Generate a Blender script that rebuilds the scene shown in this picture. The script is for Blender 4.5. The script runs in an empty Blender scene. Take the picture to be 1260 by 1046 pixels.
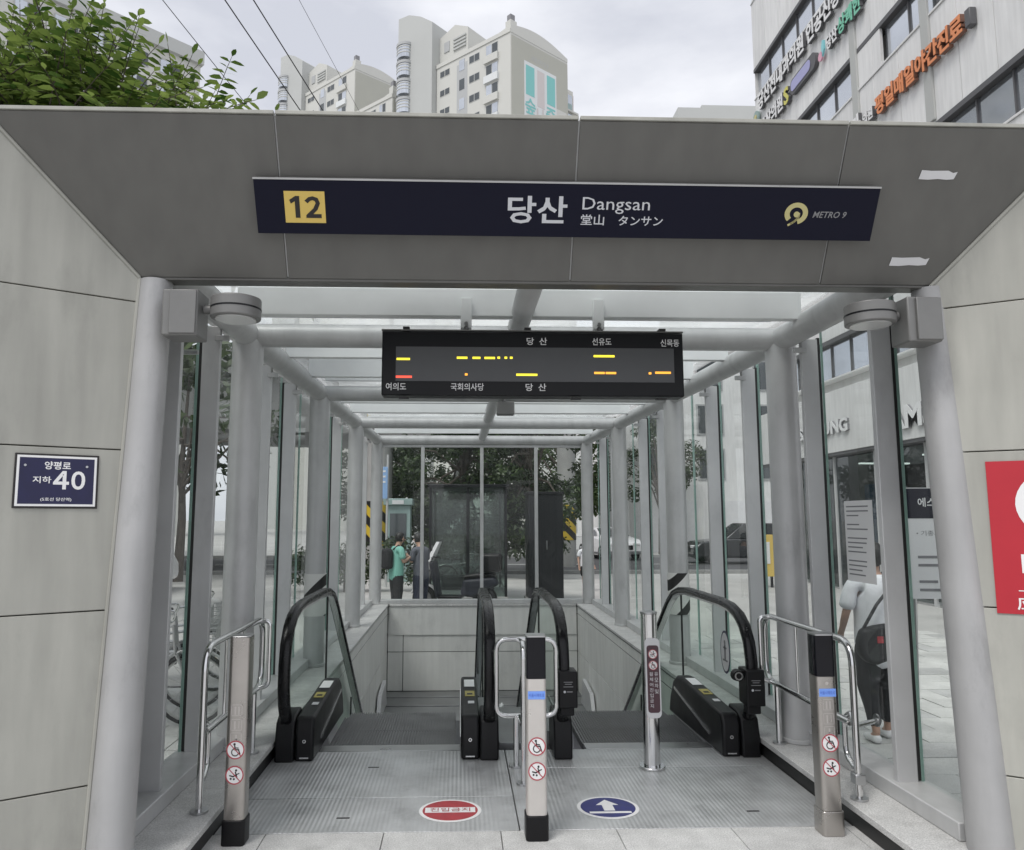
import bpy, bmesh, math, random
from mathutils import Vector, Matrix
R = math.radians
random.seed(7)
V = Vector

# ------------------------------------------------------------------ camera, sky, sun, exposure
sc = bpy.context.scene
COL = sc.collection
cam_d = bpy.data.cameras.new('camera')
cam_d.sensor_width = 36.0
cam_d.lens = 950 / 1260 * 36.0
cam_d.shift_x = 30 / 1260
cam_d.clip_start = 0.05
cam_d.clip_end = 2000
cam = bpy.data.objects.new('camera', cam_d)
COL.objects.link(cam)
cam.location = (0, 0, 1.6)
cam.rotation_euler = (R(90 + 6.9), 0, R(-2.05))
sc.camera = cam

SUN_EL, SUN_AZ = 58, 220          # azimuth measured from +Y towards +X
world = bpy.data.worlds.new('World')
sc.world = world
world.use_nodes = True
nt = world.node_tree
nt.nodes.clear()
wo = nt.nodes.new('ShaderNodeOutputWorld')
bg = nt.nodes.new('ShaderNodeBackground')
sky = nt.nodes.new('ShaderNodeTexSky')
sky.sky_type = 'NISHITA'
sky.sun_disc = False
sky.sun_elevation = R(SUN_EL)
sky.sun_rotation = R(SUN_AZ)
sky.dust_density = 4.0
sky.air_density = 1.0
hs = nt.nodes.new('ShaderNodeHueSaturation')
hs.inputs['Saturation'].default_value = 0.25
nt.links.new(sky.outputs[0], hs.inputs['Color'])
tc = nt.nodes.new('ShaderNodeTexCoord')
mp = nt.nodes.new('ShaderNodeMapping')
mp.inputs['Scale'].default_value = (1.0, 1.0, 2.6)
nz = nt.nodes.new('ShaderNodeTexNoise')
nz.inputs['Scale'].default_value = 3.4
nz.inputs['Detail'].default_value = 7
nz.inputs['Roughness'].default_value = 0.52
nt.links.new(tc.outputs['Generated'], mp.inputs[0])
nt.links.new(mp.outputs[0], nz.inputs['Vector'])
rp = nt.nodes.new('ShaderNodeValToRGB')
rp.color_ramp.elements[0].position = 0.32
rp.color_ramp.elements[0].color = (5.2, 5.4, 6.05, 1)
rp.color_ramp.elements[1].position = 0.68
rp.color_ramp.elements[1].color = (8.3, 8.4, 8.8, 1)
nt.links.new(nz.outputs['Fac'], rp.inputs[0])
mx = nt.nodes.new('ShaderNodeMixRGB')
mx.inputs[0].default_value = 0.88
nt.links.new(hs.outputs[0], mx.inputs[1])
nt.links.new(rp.outputs[0], mx.inputs[2])
nt.links.new(mx.outputs[0], bg.inputs['Color'])
bg.inputs['Strength'].default_value = 0.100
nt.links.new(bg.outputs[0], wo.inputs[0])

sun_d = bpy.data.lights.new('sun', 'SUN')
sun_d.energy = 1.5
sun_d.angle = R(25)
sun_d.color = (1.0, 0.97, 0.93)
sun = bpy.data.objects.new('sun', sun_d)
COL.objects.link(sun)
sd = V((math.sin(R(SUN_AZ)) * math.cos(R(SUN_EL)), math.cos(R(SUN_AZ)) * math.cos(R(SUN_EL)), math.sin(R(SUN_EL))))
sun.rotation_euler = sd.to_track_quat('Z', 'Y').to_euler()
sun.location = (-6, -10, 20)

sc.view_settings.view_transform = 'Standard'
sc.view_settings.look = 'None'
sc.view_settings.gamma = 1.0
sc.view_settings.exposure = 0.42
sc.cycles.max_bounces = 10
sc.cycles.diffuse_bounces = 5
sc.cycles.glossy_bounces = 5
sc.cycles.transparent_max_bounces = 24
sc.cycles.transmission_bounces = 6
sc.cycles.caustics_reflective = False
sc.cycles.caustics_refractive = False
sc.cycles.use_denoising = True
sc.cycles.sample_clamp_indirect = 6.0

# ------------------------------------------------------------------ materials
MATS = {}
def mat(name, col, rough=0.5, metal=0.0, var=0.0, scale=6.0, bump=0.0, bscale=None, streak=0.0, emit=0.0, spec=0.5, speck=0.0, coat=0.0, rand=0.0, stain=0.0):
    m = bpy.data.materials.new(name)
    m.use_nodes = True
    n, l = m.node_tree.nodes, m.node_tree.links
    p = n['Principled BSDF']
    p.inputs['Base Color'].default_value = (*col, 1)
    p.inputs['Roughness'].default_value = rough
    p.inputs['Metallic'].default_value = metal
    p.inputs['Specular IOR Level'].default_value = spec
    if coat: p.inputs['Coat Weight'].default_value = coat
    if emit:
        p.inputs['Emission Color'].default_value = (*col, 1)
        p.inputs['Emission Strength'].default_value = emit
    g = n.new('ShaderNodeNewGeometry')
    cur = None
    def mul(fac_socket, lo, hi, prev):
        r = n.new('ShaderNodeMapRange')
        r.inputs['From Min'].default_value = 0.3
        r.inputs['From Max'].default_value = 0.7
        r.inputs['To Min'].default_value = lo
        r.inputs['To Max'].default_value = hi
        l.new(fac_socket, r.inputs['Value'])
        mm = n.new('ShaderNodeVectorMath')
        mm.operation = 'SCALE'
        if prev is None: mm.inputs[0].default_value = col
        else: l.new(prev, mm.inputs[0])
        l.new(r.outputs[0], mm.inputs['Scale'])
        return mm.outputs[0]
    if var:
        t = n.new('ShaderNodeTexNoise')
        t.inputs['Scale'].default_value = scale
        t.inputs['Detail'].default_value = 6
        t.inputs['Roughness'].default_value = 0.6
        l.new(g.outputs['Position'], t.inputs['Vector'])
        cur = mul(t.outputs['Fac'], 1 - var, 1 + var, cur)
        rr = n.new('ShaderNodeMapRange')
        rr.inputs['To Min'].default_value = max(0.03, rough - 0.1)
        rr.inputs['To Max'].default_value = min(1, rough + 0.12)
        l.new(t.outputs['Fac'], rr.inputs['Value'])
        l.new(rr.outputs[0], p.inputs['Roughness'])
    if streak:
        q = n.new('ShaderNodeMapping')
        q.inputs['Scale'].default_value = (7, 7, 0.7)
        l.new(g.outputs['Position'], q.inputs[0])
        t = n.new('ShaderNodeTexNoise')
        t.inputs['Scale'].default_value = 1.3
        t.inputs['Detail'].default_value = 5
        l.new(q.outputs[0], t.inputs['Vector'])
        cur = mul(t.outputs['Fac'], 1 - streak, 1 + streak * 0.5, cur)
    if speck:
        t = n.new('ShaderNodeTexNoise')
        t.inputs['Scale'].default_value = 140
        t.inputs['Detail'].default_value = 2
        l.new(g.outputs['Position'], t.inputs['Vector'])
        cur = mul(t.outputs['Fac'], 1 - speck, 1 + speck, cur)
    if rand:
        oi = n.new('ShaderNodeObjectInfo')
        rr_ = n.new('ShaderNodeMapRange')
        rr_.inputs['To Min'].default_value = 1 - rand; rr_.inputs['To Max'].default_value = 1 + rand
        l.new(oi.outputs['Random'], rr_.inputs['Value'])
        mm = n.new('ShaderNodeVectorMath'); mm.operation = 'SCALE'
        if cur is None: mm.inputs[0].default_value = col
        else: l.new(cur, mm.inputs[0])
        l.new(rr_.outputs[0], mm.inputs['Scale'])
        cur = mm.outputs[0]
    if stain:      # sparse darker blotches and runs
        q = n.new('ShaderNodeMapping'); q.inputs['Scale'].default_value = (2.2, 2.2, 0.9)
        l.new(g.outputs['Position'], q.inputs[0])
        t = n.new('ShaderNodeTexNoise'); t.inputs['Scale'].default_value = 1.9; t.inputs['Detail'].default_value = 9; t.inputs['Roughness'].default_value = 0.68
        l.new(q.outputs[0], t.inputs['Vector'])
        mr_ = n.new('ShaderNodeMapRange')
        mr_.inputs['From Min'].default_value = 0.54; mr_.inputs['From Max'].default_value = 0.74
        mr_.inputs['To Min'].default_value = 1.0; mr_.inputs['To Max'].default_value = 1 - stain
        l.new(t.outputs['Fac'], mr_.inputs['Value'])
        mm = n.new('ShaderNodeVectorMath'); mm.operation = 'SCALE'
        if cur is None: mm.inputs[0].default_value = col
        else: l.new(cur, mm.inputs[0])
        l.new(mr_.outputs[0], mm.inputs['Scale'])
        cur = mm.outputs[0]
    if cur is not None: l.new(cur, p.inputs['Base Color'])
    if bump:
        t = n.new('ShaderNodeTexNoise')
        t.inputs['Scale'].default_value = bscale or scale * 4
        t.inputs['Detail'].default_value = 4
        l.new(g.outputs['Position'], t.inputs['Vector'])
        b = n.new('ShaderNodeBump')
        b.inputs['Strength'].default_value = bump
        b.inputs['Distance'].default_value = 0.02
        l.new(t.outputs['Fac'], b.inputs['Height'])
        l.new(b.outputs[0], p.inputs['Normal'])
    MATS[name] = m
    return m

def glass(name, tint=(0.92, 0.97, 0.95), ior=1.45, rough=0.0, dark=1.0, haze=0.0, hazecol=(0.8, 0.86, 0.84), film=False):
    m = bpy.data.materials.new(name)
    m.use_nodes = True
    n, l = m.node_tree.nodes, m.node_tree.links
    n.clear()
    o = n.new('ShaderNodeOutputMaterial')
    t = n.new('ShaderNodeBsdfTransparent')
    t.inputs[0].default_value = (*[c * dark for c in tint], 1)
    gl = n.new('ShaderNodeBsdfGlossy')
    gl.inputs['Roughness'].default_value = rough
    fr = n.new('ShaderNodeFresnel')
    fr.inputs['IOR'].default_value = ior
    mxs = n.new('ShaderNodeMixShader')
    gg = n.new('ShaderNodeNewGeometry')
    inv = n.new('ShaderNodeMath'); inv.operation = 'SUBTRACT'; inv.inputs[0].default_value = 1.0
    l.new(gg.outputs['Backfacing'], inv.inputs[1])
    mu = n.new('ShaderNodeMath'); mu.operation = 'MULTIPLY'
    l.new(fr.outputs[0], mu.inputs[0]); l.new(inv.outputs[0], mu.inputs[1])
    l.new(mu.outputs[0], mxs.inputs[0])
    if haze:
        d = n.new('ShaderNodeBsdfTranslucent' if film else 'ShaderNodeBsdfDiffuse')
        d.inputs[0].default_value = (*hazecol, 1)
        h = n.new('ShaderNodeMixShader')
        g = n.new('ShaderNodeNewGeometry')
        tn = n.new('ShaderNodeTexNoise')
        tn.inputs['Scale'].default_value = 2.5
        tn.inputs['Detail'].default_value = 6
        l.new(g.outputs['Position'], tn.inputs['Vector'])
        mr = n.new('ShaderNodeMapRange')
        mr.inputs['From Min'].default_value = 0.3
        mr.inputs['From Max'].default_value = 0.75
        mr.inputs['To Min'].default_value = haze * 0.5
        mr.inputs['To Max'].default_value = haze * 1.5
        l.new(tn.outputs['Fac'], mr.inputs['Value'])
        l.new(mr.outputs[0], h.inputs[0])
        l.new(t.outputs[0], h.inputs[1])
        l.new(d.outputs[0], h.inputs[2])
        l.new(h.outputs[0], mxs.inputs[1])
    else:
        l.new(t.outputs[0], mxs.inputs[1])
    l.new(gl.outputs[0], mxs.inputs[2])
    l.new(mxs.outputs[0], o.inputs[0])
    MATS[name] = m
    return m

def leafmat(name, c1, c2, trans=0.35):
    m = bpy.data.materials.new(name)
    m.use_nodes = True
    n, l = m.node_tree.nodes, m.node_tree.links
    p = n['Principled BSDF']
    o = n['Material Output']
    g = n.new('ShaderNodeNewGeometry')
    r = n.new('ShaderNodeValToRGB')
    r.color_ramp.elements[0].color = (*c1, 1)
    r.color_ramp.elements[1].color = (*c2, 1)
    l.new(g.outputs['Random Per Island'], r.inputs[0])
    l.new(r.outputs[0], p.inputs['Base Color'])
    p.inputs['Roughness'].default_value = 0.45
    t = n.new('ShaderNodeBsdfTranslucent')
    l.new(r.outputs[0], t.inputs[0])
    x = n.new('ShaderNodeMixShader')
    x.inputs[0].default_value = trans
    l.new(p.outputs[0], x.inputs[1])
    l.new(t.outputs[0], x.inputs[2])
    l.new(x.outputs[0], o.inputs[0])
    MATS[name] = m
    return m

def stripemat(name, c1, c2, period, frame, slope=1.0, duty=0.5):
    """diagonal hazard stripes printed along one surface; frame = (axis a, axis b) of position"""
    m = mat(name, c1, 0.5)
    n, l = m.node_tree.nodes, m.node_tree.links
    p = n['Principled BSDF']
    g = n.new('ShaderNodeNewGeometry')
    s = n.new('ShaderNodeSeparateXYZ')
    l.new(g.outputs['Position'], s.inputs[0])
    a = n.new('ShaderNodeMath'); a.operation = 'MULTIPLY'; a.inputs[1].default_value = slope
    l.new(s.outputs[frame[0]], a.inputs[0])
    b = n.new('ShaderNodeMath'); b.operation = 'ADD'
    l.new(a.outputs[0], b.inputs[0]); l.new(s.outputs[frame[1]], b.inputs[1])
    c = n.new('ShaderNodeMath'); c.operation = 'DIVIDE'; c.inputs[1].default_value = period
    l.new(b.outputs[0], c.inputs[0])
    d = n.new('ShaderNodeMath'); d.operation = 'FRACT'
    l.new(c.outputs[0], d.inputs[0])
    e = n.new('ShaderNodeMath'); e.operation = 'GREATER_THAN'; e.inputs[1].default_value = duty
    l.new(d.outputs[0], e.inputs[0])
    x = n.new('ShaderNodeMixRGB')
    x.inputs[1].default_value = (*c1, 1); x.inputs[2].default_value = (*c2, 1)
    l.new(e.outputs[0], x.inputs[0])
    l.new(x.outputs[0], p.inputs['Base Color'])
    return m

mat('panel', (0.385, 0.383, 0.345), 0.42, 0.0, 0.06, 1.6, streak=0.16, rand=0.05, stain=0.15)
mat('fascia', (0.128, 0.126, 0.117), 0.36, 0.15, 0.025, 0.9, streak=0.09, rand=0.07)
mat('panelback', (0.24, 0.24, 0.22), 0.7)
mat('steelpaint', (0.53, 0.535, 0.535), 0.36, 0.15, 0.07, 3.0, streak=0.08, rand=0.04, stain=0.2)
mat('steelpaint_dk', (0.57, 0.575, 0.58), 0.38, 0.15, 0.06, 3.0, rand=0.05, stain=0.15)
mat('purlin', (0.82, 0.84, 0.84), 0.42, 0.0, 0.04, 3.0)
mat('gasket', (0.02, 0.02, 0.02), 0.6)
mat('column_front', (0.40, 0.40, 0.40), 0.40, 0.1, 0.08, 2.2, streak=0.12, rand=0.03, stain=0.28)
mat('granite', (0.54, 0.54, 0.53), 0.5, 0, 0.13, 9, speck=0.25, rand=0.06, stain=0.18)
mat('granite_dk', (0.33, 0.33, 0.325), 0.55, 0, 0.15, 5, speck=0.3)
mat('curb', (0.018, 0.018, 0.018), 0.5, 0, 0.2, 8)
mat('stone', (0.72, 0.725, 0.70), 0.42, 0, 0.05, 2.0, streak=0.08, rand=0.05, stain=0.15)
mat('joint', (0.05, 0.05, 0.05), 0.9)
mat('concrete', (0.36, 0.36, 0.35), 0.8, 0, 0.14, 1.2, bump=0.15)
mat('pavement', (0.46, 0.455, 0.44), 0.85, 0, 0.16, 0.8, bump=0.1)
mat('paver', (0.54, 0.54, 0.52), 0.8, 0, 0.22, 1.7, speck=0.2)
mat('paver_b', (0.46, 0.46, 0.45), 0.8, 0, 0.22, 1.9, speck=0.2)
mat('asphalt', (0.075, 0.075, 0.078), 0.85, 0, 0.2, 0.7, bump=0.2, bscale=60)
mat('roadmark', (0.75, 0.75, 0.72), 0.7, 0, 0.1, 3)
mat('chrome', (0.72, 0.72, 0.72), 0.13, 1.0)
mat('steel', (0.50, 0.505, 0.51), 0.3, 1.0, 0.08, 5)
mat('deck', (0.30, 0.305, 0.31), 0.42, 0.8, 0.15, 4)
mat('step', (0.20, 0.202, 0.205), 0.42, 0.6, 0.2, 5)
mat('rubber', (0.006, 0.006, 0.007), 0.25, 0, 0.1, 8, spec=0.35)
mat('black', (0.006, 0.006, 0.007), 0.4, 0, 0.2, 6, spec=0.3)
mat('blackgloss', (0.003, 0.003, 0.006), 0.12, 0, spec=0.35)
mat('bronze', (0.45, 0.425, 0.40), 0.28, 0.9, 0.08, 6)
mat('metal_glare', (0.66, 0.63, 0.60), 0.3, 0.55, 0.05, 6)  # pale colour imitates an overexposed reflection on the middle bollard
mat('navy', (0.0045, 0.005, 0.017), 0.5, 0, 0.06, 2, spec=0.2)
mat('plateblue', (0.010, 0.010, 0.055), 0.35, 0, 0.15, 18)
mat('white', (0.80, 0.80, 0.80), 0.5)
mat('white_soft', (0.68, 0.68, 0.69), 0.5, 0, 0.05, 5)
mat('lettergrey', (0.62, 0.63, 0.66), 0.5)
mat('lettersilver', (0.26, 0.26, 0.27), 0.5)
mat('yellow', (0.72, 0.52, 0.13), 0.5)
mat('emblem', (0.55, 0.50, 0.23), 0.5)
mat('ink', (0.015, 0.012, 0.012), 0.5)
mat('inkgrey', (0.22, 0.22, 0.23), 0.6)
mat('red', (0.46, 0.016, 0.03), 0.4, 0, 0.06, 3)
mat('redring', (0.42, 0.06, 0.08), 0.5)
mat('signred', (0.38, 0.04, 0.05), 0.5, 0, 0.2, 20)
mat('signblue', (0.03, 0.035, 0.16), 0.5, 0, 0.2, 20)
mat('green', (0.05, 0.38, 0.16), 0.5)
mat('bluelabel', (0.18, 0.34, 0.85), 0.4)
mat('bluetext', (0.07, 0.13, 0.50), 0.4)
mat('burgundy', (0.075, 0.035, 0.045), 0.4)
mat('pictogrey', (0.55, 0.52, 0.50), 0.3, 0.6)
mat('labelyellow', (0.42, 0.36, 0.10), 0.5, 0, 0.15, 40)
mat('led_screen', (0.085, 0.088, 0.092), 0.35, 0, 0.1, 1.5)
mat('led_yellow', (0.95, 0.80, 0.05), 0.5, emit=0.95)
mat('led_orange', (1.0, 0.42, 0.05), 0.5, emit=0.95)
mat('led_red', (1.0, 0.10, 0.06), 0.5, emit=0.9)
mat('casing', (0.007, 0.0075, 0.009), 0.4, 0, 0.1, 3, spec=0.3)
mat('lampbody', (0.20, 0.20, 0.195), 0.45, 0.3, 0.06, 8)
mat('lens', (0.55, 0.56, 0.55), 0.2)
mat('skin', (0.50, 0.31, 0.23), 0.5)
mat('hair', (0.012, 0.011, 0.011), 0.5)
mat('cloth_white', (0.78, 0.79, 0.82), 0.85, 0, 0.05, 9, bump=0.4, bscale=14)
mat('cloth_black', (0.022, 0.022, 0.025), 0.85, 0, 0.2, 12, bump=0.3, bscale=16)
mat('cloth_teal', (0.22, 0.50, 0.42), 0.85, 0, 0.05, 9, bump=0.3, bscale=14)
mat('cloth_slate', (0.12, 0.125, 0.15), 0.85, 0, 0.1, 9, bump=0.3, bscale=14)
mat('cloth_navy', (0.03, 0.035, 0.06), 0.85, 0, 0.1, 9, bump=0.3, bscale=14)
mat('bag', (0.02, 0.02, 0.022), 0.6, 0, 0.2, 10)
mat('facade', (0.74, 0.74, 0.73), 0.5, 0, 0.05, 0.6, streak=0.10, rand=0.05)
mat('facade_dk', (0.10, 0.10, 0.105), 0.5)
mat('window_dk', (0.05, 0.06, 0.065), 0.06, 0.0, 0.2, 0.3, spec=0.9)
mat('window_sky', (0.58, 0.61, 0.65), 0.06, 0.85, 0.12, 0.4)
mat('apt', (0.56, 0.56, 0.525), 0.8, 0, 0.03, 0.15)
mat('apt_gable', (0.42, 0.42, 0.37), 0.8, 0, 0.04, 0.15)
mat('apt_grey', (0.46, 0.47, 0.455), 0.8, 0, 0.03, 0.15)
mat('apt_recess', (0.42, 0.43, 0.43), 0.8)
mat('mural_teal', (0.22, 0.52, 0.50), 0.8)
mat('mural_pale', (0.66, 0.68, 0.68), 0.8)
mat('mural_pink', (0.58, 0.54, 0.53), 0.8)
mat('pinkwall', (0.45, 0.33, 0.33), 0.8)
mat('orange', (0.75, 0.27, 0.11), 0.5)
mat('channel', (0.20, 0.10, 0.07), 0.5)
mat('signcyan', (0.25, 0.62, 0.66), 0.4)
mat('signpink', (0.72, 0.38, 0.48), 0.4)
mat('siggreen', (0.18, 0.55, 0.38), 0.4)
mat('sigyellow', (0.62, 0.58, 0.12), 0.4)
mat('siglilac', (0.38, 0.38, 0.62), 0.4)
mat('bark', (0.10, 0.085, 0.07), 0.9, 0, 0.25, 8, bump=0.5)
leafmat('leaf_bright', (0.03, 0.075, 0.012), (0.27, 0.36, 0.09), 0.42)
leafmat('leaf_dark', (0.012, 0.028, 0.008), (0.05, 0.085, 0.02), 0.25)
leafmat('leaf_mid', (0.025, 0.055, 0.014), (0.085, 0.13, 0.035), 0.3)
glass('glass', (0.965, 0.985, 0.978), 1.40, haze=0.012)
glass('glass_roof', (0.95, 0.975, 0.97), 1.4, haze=0.32, hazecol=(0.95, 0.96, 0.96), film=True)
glass('glass_bal', (0.93, 0.965, 0.945), 1.34, haze=0.02)
glass('glass_dark', (0.74, 0.79, 0.77), 1.5, haze=0.05, hazecol=(0.4, 0.43, 0.43))
glass('glass_shop', (0.5, 0.54, 0.54), 1.6)
mat('glassedge', (0.42, 0.60, 0.54), 0.15, 0, 0.05, 4)
mat('car_white', (0.75, 0.75, 0.76), 0.25, 0, coat=0.6)
mat('car_dark', (0.035, 0.037, 0.04), 0.25, 0.3, coat=0.6)
mat('carglass', (0.02, 0.024, 0.026), 0.05, 0, spec=0.8)
mat('tyre', (0.015, 0.015, 0.015), 0.8)
mat('alloy', (0.5, 0.5, 0.5), 0.3, 0.9)
mat('taillight', (0.4, 0.02, 0.02), 0.2)
mat('bikeframe', (0.5, 0.5, 0.5), 0.3, 0.6)
mat('bikeyellow', (0.6, 0.5, 0.08), 0.4)
mat('booth_teal', (0.30, 0.40, 0.385), 0.4, 0, 0.1, 4)
mat('sign_skyblue', (0.28, 0.45, 0.72), 0.5)
mat('cover_navy', (0.014, 0.016, 0.026), 0.6, 0, 0.2, 6, bump=0.5, bscale=8)
mat('cable', (0.05, 0.05, 0.055), 0.6)
mat('plastic', (0.6, 0.62, 0.62), 0.2)
mat('interior_light', (0.9, 0.9, 0.85), 0.5, emit=2.0)

# landing plate: fine ribs running along the direction of travel
mp_ = mat('landing', (0.56, 0.57, 0.575), 0.34, 0.45, 0.18, 3.5, rand=0.04, stain=0.3)
def add_ribs(m, axis, freq, strength, dist=0.004):
    n, l = m.node_tree.nodes, m.node_tree.links
    p = n['Principled BSDF']
    g = n.new('ShaderNodeNewGeometry')
    s = n.new('ShaderNodeSeparateXYZ')
    l.new(g.outputs['Position'], s.inputs[0])
    a = n.new('ShaderNodeMath'); a.operation = 'MULTIPLY'; a.inputs[1].default_value = freq * 2 * math.pi
    l.new(s.outputs[axis], a.inputs[0])
    b = n.new('ShaderNodeMath'); b.operation = 'SINE'
    l.new(a.outputs[0], b.inputs[0])
    c = n.new('ShaderNodeBump'); c.inputs['Strength'].default_value = strength; c.inputs['Distance'].default_value = dist
    l.new(b.outputs[0], c.inputs['Height'])
    l.new(c.outputs[0], p.inputs['Normal'])
add_ribs(mp_, 0, 40, 0.2)
stripemat('hazard_bw', (0.70, 0.70, 0.68), (0.02, 0.02, 0.02), 0.40, (0, 2), -1.0, 0.72)
stripemat('hazard_yk', (0.62, 0.45, 0.05), (0.02, 0.02, 0.02), 0.62, (0, 2), 1.0, 0.5)

# ------------------------------------------------------------------ mesh helpers
class B:
    def __init__(s): s.bm = bmesh.new()
    def box(s, x0, x1, y0, y1, z0, z1):
        v = [s.bm.verts.new(p) for p in ((x0,y0,z0),(x1,y0,z0),(x1,y1,z0),(x0,y1,z0),(x0,y0,z1),(x1,y0,z1),(x1,y1,z1),(x0,y1,z1))]
        for f in ((3,2,1,0),(4,5,6,7),(0,1,5,4),(1,2,6,5),(2,3,7,6),(3,0,4,7)): s.bm.faces.new([v[i] for i in f])
        return s
    def fbox(s, M, a0, a1, b0, b1, c0, c1):
        v = [s.bm.verts.new(M @ V(p)) for p in ((a0,b0,c0),(a1,b0,c0),(a1,b1,c0),(a0,b1,c0),(a0,b0,c1),(a1,b0,c1),(a1,b1,c1),(a0,b1,c1))]
        for f in ((3,2,1,0),(4,5,6,7),(0,1,5,4),(1,2,6,5),(2,3,7,6),(3,0,4,7)): s.bm.faces.new([v[i] for i in f])
        return s
    def hexa(s, pts):
        v = [s.bm.verts.new(p) for p in pts]
        for f in ((3,2,1,0),(4,5,6,7),(0,1,5,4),(1,2,6,5),(2,3,7,6),(3,0,4,7)): s.bm.faces.new([v[i] for i in f])
        return s
    def prism(s, M, poly, c0, c1):
        a = [s.bm.verts.new(M @ V((p[0], p[1], c0))) for p in poly]
        b = [s.bm.verts.new(M @ V((p[0], p[1], c1))) for p in poly]
        n = len(poly)
        s.bm.faces.new(a[::-1]); s.bm.faces.new(b)
        for i in range(n): s.bm.faces.new((a[i], a[(i+1) % n], b[(i+1) % n], b[i]))
        return s
    def face(s, pts):
        s.bm.faces.new([s.bm.verts.new(p) for p in pts]); return s
    def cyl(s, p0, p1, r0, r1=None, seg=16, caps=True):
        r1 = r0 if r1 is None else r1
        p0, p1 = V(p0), V(p1)
        d = (p1 - p0).normalized()
        u = d.orthogonal().normalized(); w = d.cross(u)
        A, C = [], []
        for i in range(seg):
            t = 2 * math.pi * i / seg
            e = u * math.cos(t) + w * math.sin(t)
            A.append(s.bm.verts.new(p0 + e * r0)); C.append(s.bm.verts.new(p1 + e * r1))
        for i in range(seg): s.bm.faces.new((A[i], A[(i+1) % seg], C[(i+1) % seg], C[i]))
        if caps: s.bm.faces.new(A[::-1]); s.bm.faces.new(C)
        return s
    def tube(s, pts, r, seg=10, closed=False):
        pts = [V(p) for p in pts]; n = len(pts); rings = []
        prev = None
        rr = r if isinstance(r, (list, tuple)) else [r] * n
        for i in range(n):
            if closed: d = (pts[(i+1) % n] - pts[i-1]).normalized()
            else: d = (pts[min(i+1, n-1)] - pts[max(i-1, 0)]).normalized()
            u = d.orthogonal().normalized() if prev is None else (prev - d * prev.dot(d)).normalized()
            prev = u; w = d.cross(u)
            rings.append([s.bm.verts.new(pts[i] + (u * math.cos(2*math.pi*k/seg) + w * math.sin(2*math.pi*k/seg)) * rr[i]) for k in range(seg)])
        m = n if closed else n - 1
        for i in range(m):
            a, b = rings[i], rings[(i+1) % n]
            for k in range(seg): s.bm.faces.new((a[k], a[(k+1) % seg], b[(k+1) % seg], b[k]))
        if not closed: s.bm.faces.new(rings[0][::-1]); s.bm.faces.new(rings[-1])
        return s
    def sweep_yz(s, path, x, sec):
        """sweep a closed section [(dx, dn)] along a path of (y, z) in the plane x"""
        n = len(path); rings = []
        for i in range(n):
            a, b = path[max(i-1, 0)], path[min(i+1, n-1)]
            ty, tz = b[0]-a[0], b[1]-a[1]; L = math.hypot(ty, tz); ty /= L; tz /= L
            ny, nz_ = -tz, ty
            rings.append([s.bm.verts.new((x + dx, path[i][0] + ny*dn, path[i][1] + nz_*dn)) for dx, dn in sec])
        k = len(sec)
        for i in range(n-1):
            for j in range(k): s.bm.faces.new((rings[i][j], rings[i][(j+1) % k], rings[i+1][(j+1) % k], rings[i+1][j]))
        s.bm.faces.new(rings[0][::-1]); s.bm.faces.new(rings[-1])
        return s
    def disc(s, M, a, b, r, c, seg=28, rb=None, thick=0.0015):
        rb = rb or r
        return s.prism(M, [(a + r*math.cos(2*math.pi*i/seg), b + rb*math.sin(2*math.pi*i/seg)) for i in range(seg)], c, c + thick)
    def ring(s, M, a, b, r0, r1, c, seg=28, asp=1.0, thick=0.0015, t0=0, t1=360):
        full = (t1 - t0) >= 360
        n = seg if full else seg + 1
        def q(r, i, cc):
            t = R(t0 + (t1 - t0) * i / seg)
            return s.bm.verts.new(M @ V((a + r*math.cos(t), b + asp*r*math.sin(t), cc)))
        o = [q(r1, i, c+thick) for i in range(n)]; n_ = [q(r0, i, c+thick) for i in range(n)]
        for i in range(seg):
            j = (i+1) % n
            s.bm.faces.new((n_[i], o[i], o[j], n_[j]))
        return s
    def stroke(s, M, pts, w, c, thick=0.0012):
        for i in range(len(pts)-1):
            a, b = V((*pts[i], 0)), V((*pts[i+1], 0))
            d = (b-a)
            if d.length < 1e-6: continue
            d.normalize(); p = V((-d.y, d.x, 0)) * w/2; e = d * w/2
            s.prism(M, [((a-e-p).x, (a-e-p).y), ((b+e-p).x, (b+e-p).y), ((b+e+p).x, (b+e+p).y), ((a-e+p).x, (a-e+p).y)], c, c + thick)
        return s
    def add_mesh(s, me, M=None):
        vs = [s.bm.verts.new((M @ v.co) if M else v.co) for v in me.vertices]
        for p in me.polygons:
            try: s.bm.faces.new([vs[i] for i in p.vertices])
            except ValueError: pass
        return s

def mesh_of(name, b, smooth=35):
    me = bpy.data.meshes.new(name)
    bmesh.ops.recalc_face_normals(b.bm, faces=b.bm.faces)
    b.bm.to_mesh(me); b.bm.free()
    if smooth:
        me.polygons.foreach_set('use_smooth', [True] * len(me.polygons))
        me.set_sharp_from_angle(angle=R(smooth))
    return me

def wloc(o):
    l = V((0, 0, 0))
    while o is not None:
        l = l + o.location; o = o.parent
    return l

def obj(name, b, m, parent=None, bev=0.0, smooth=35, local=False, seg=2):
    """link one mesh; vertices are given in world space unless local"""
    me = b if isinstance(b, bpy.types.Mesh) else mesh_of(name, b, smooth)
    o = bpy.data.objects.new(name, me)
    COL.objects.link(o)
    if m is not None and not len(me.materials): me.materials.append(MATS[m] if isinstance(m, str) else m)
    if parent is not None:
        o.parent = parent
        if not local: o.location = -wloc(parent)
    if bev:
        md = o.modifiers.new('bevel', 'BEVEL')
        md.width = bev; md.segments = seg; md.limit_method = 'ANGLE'; md.angle_limit = R(40)
    return o

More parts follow.
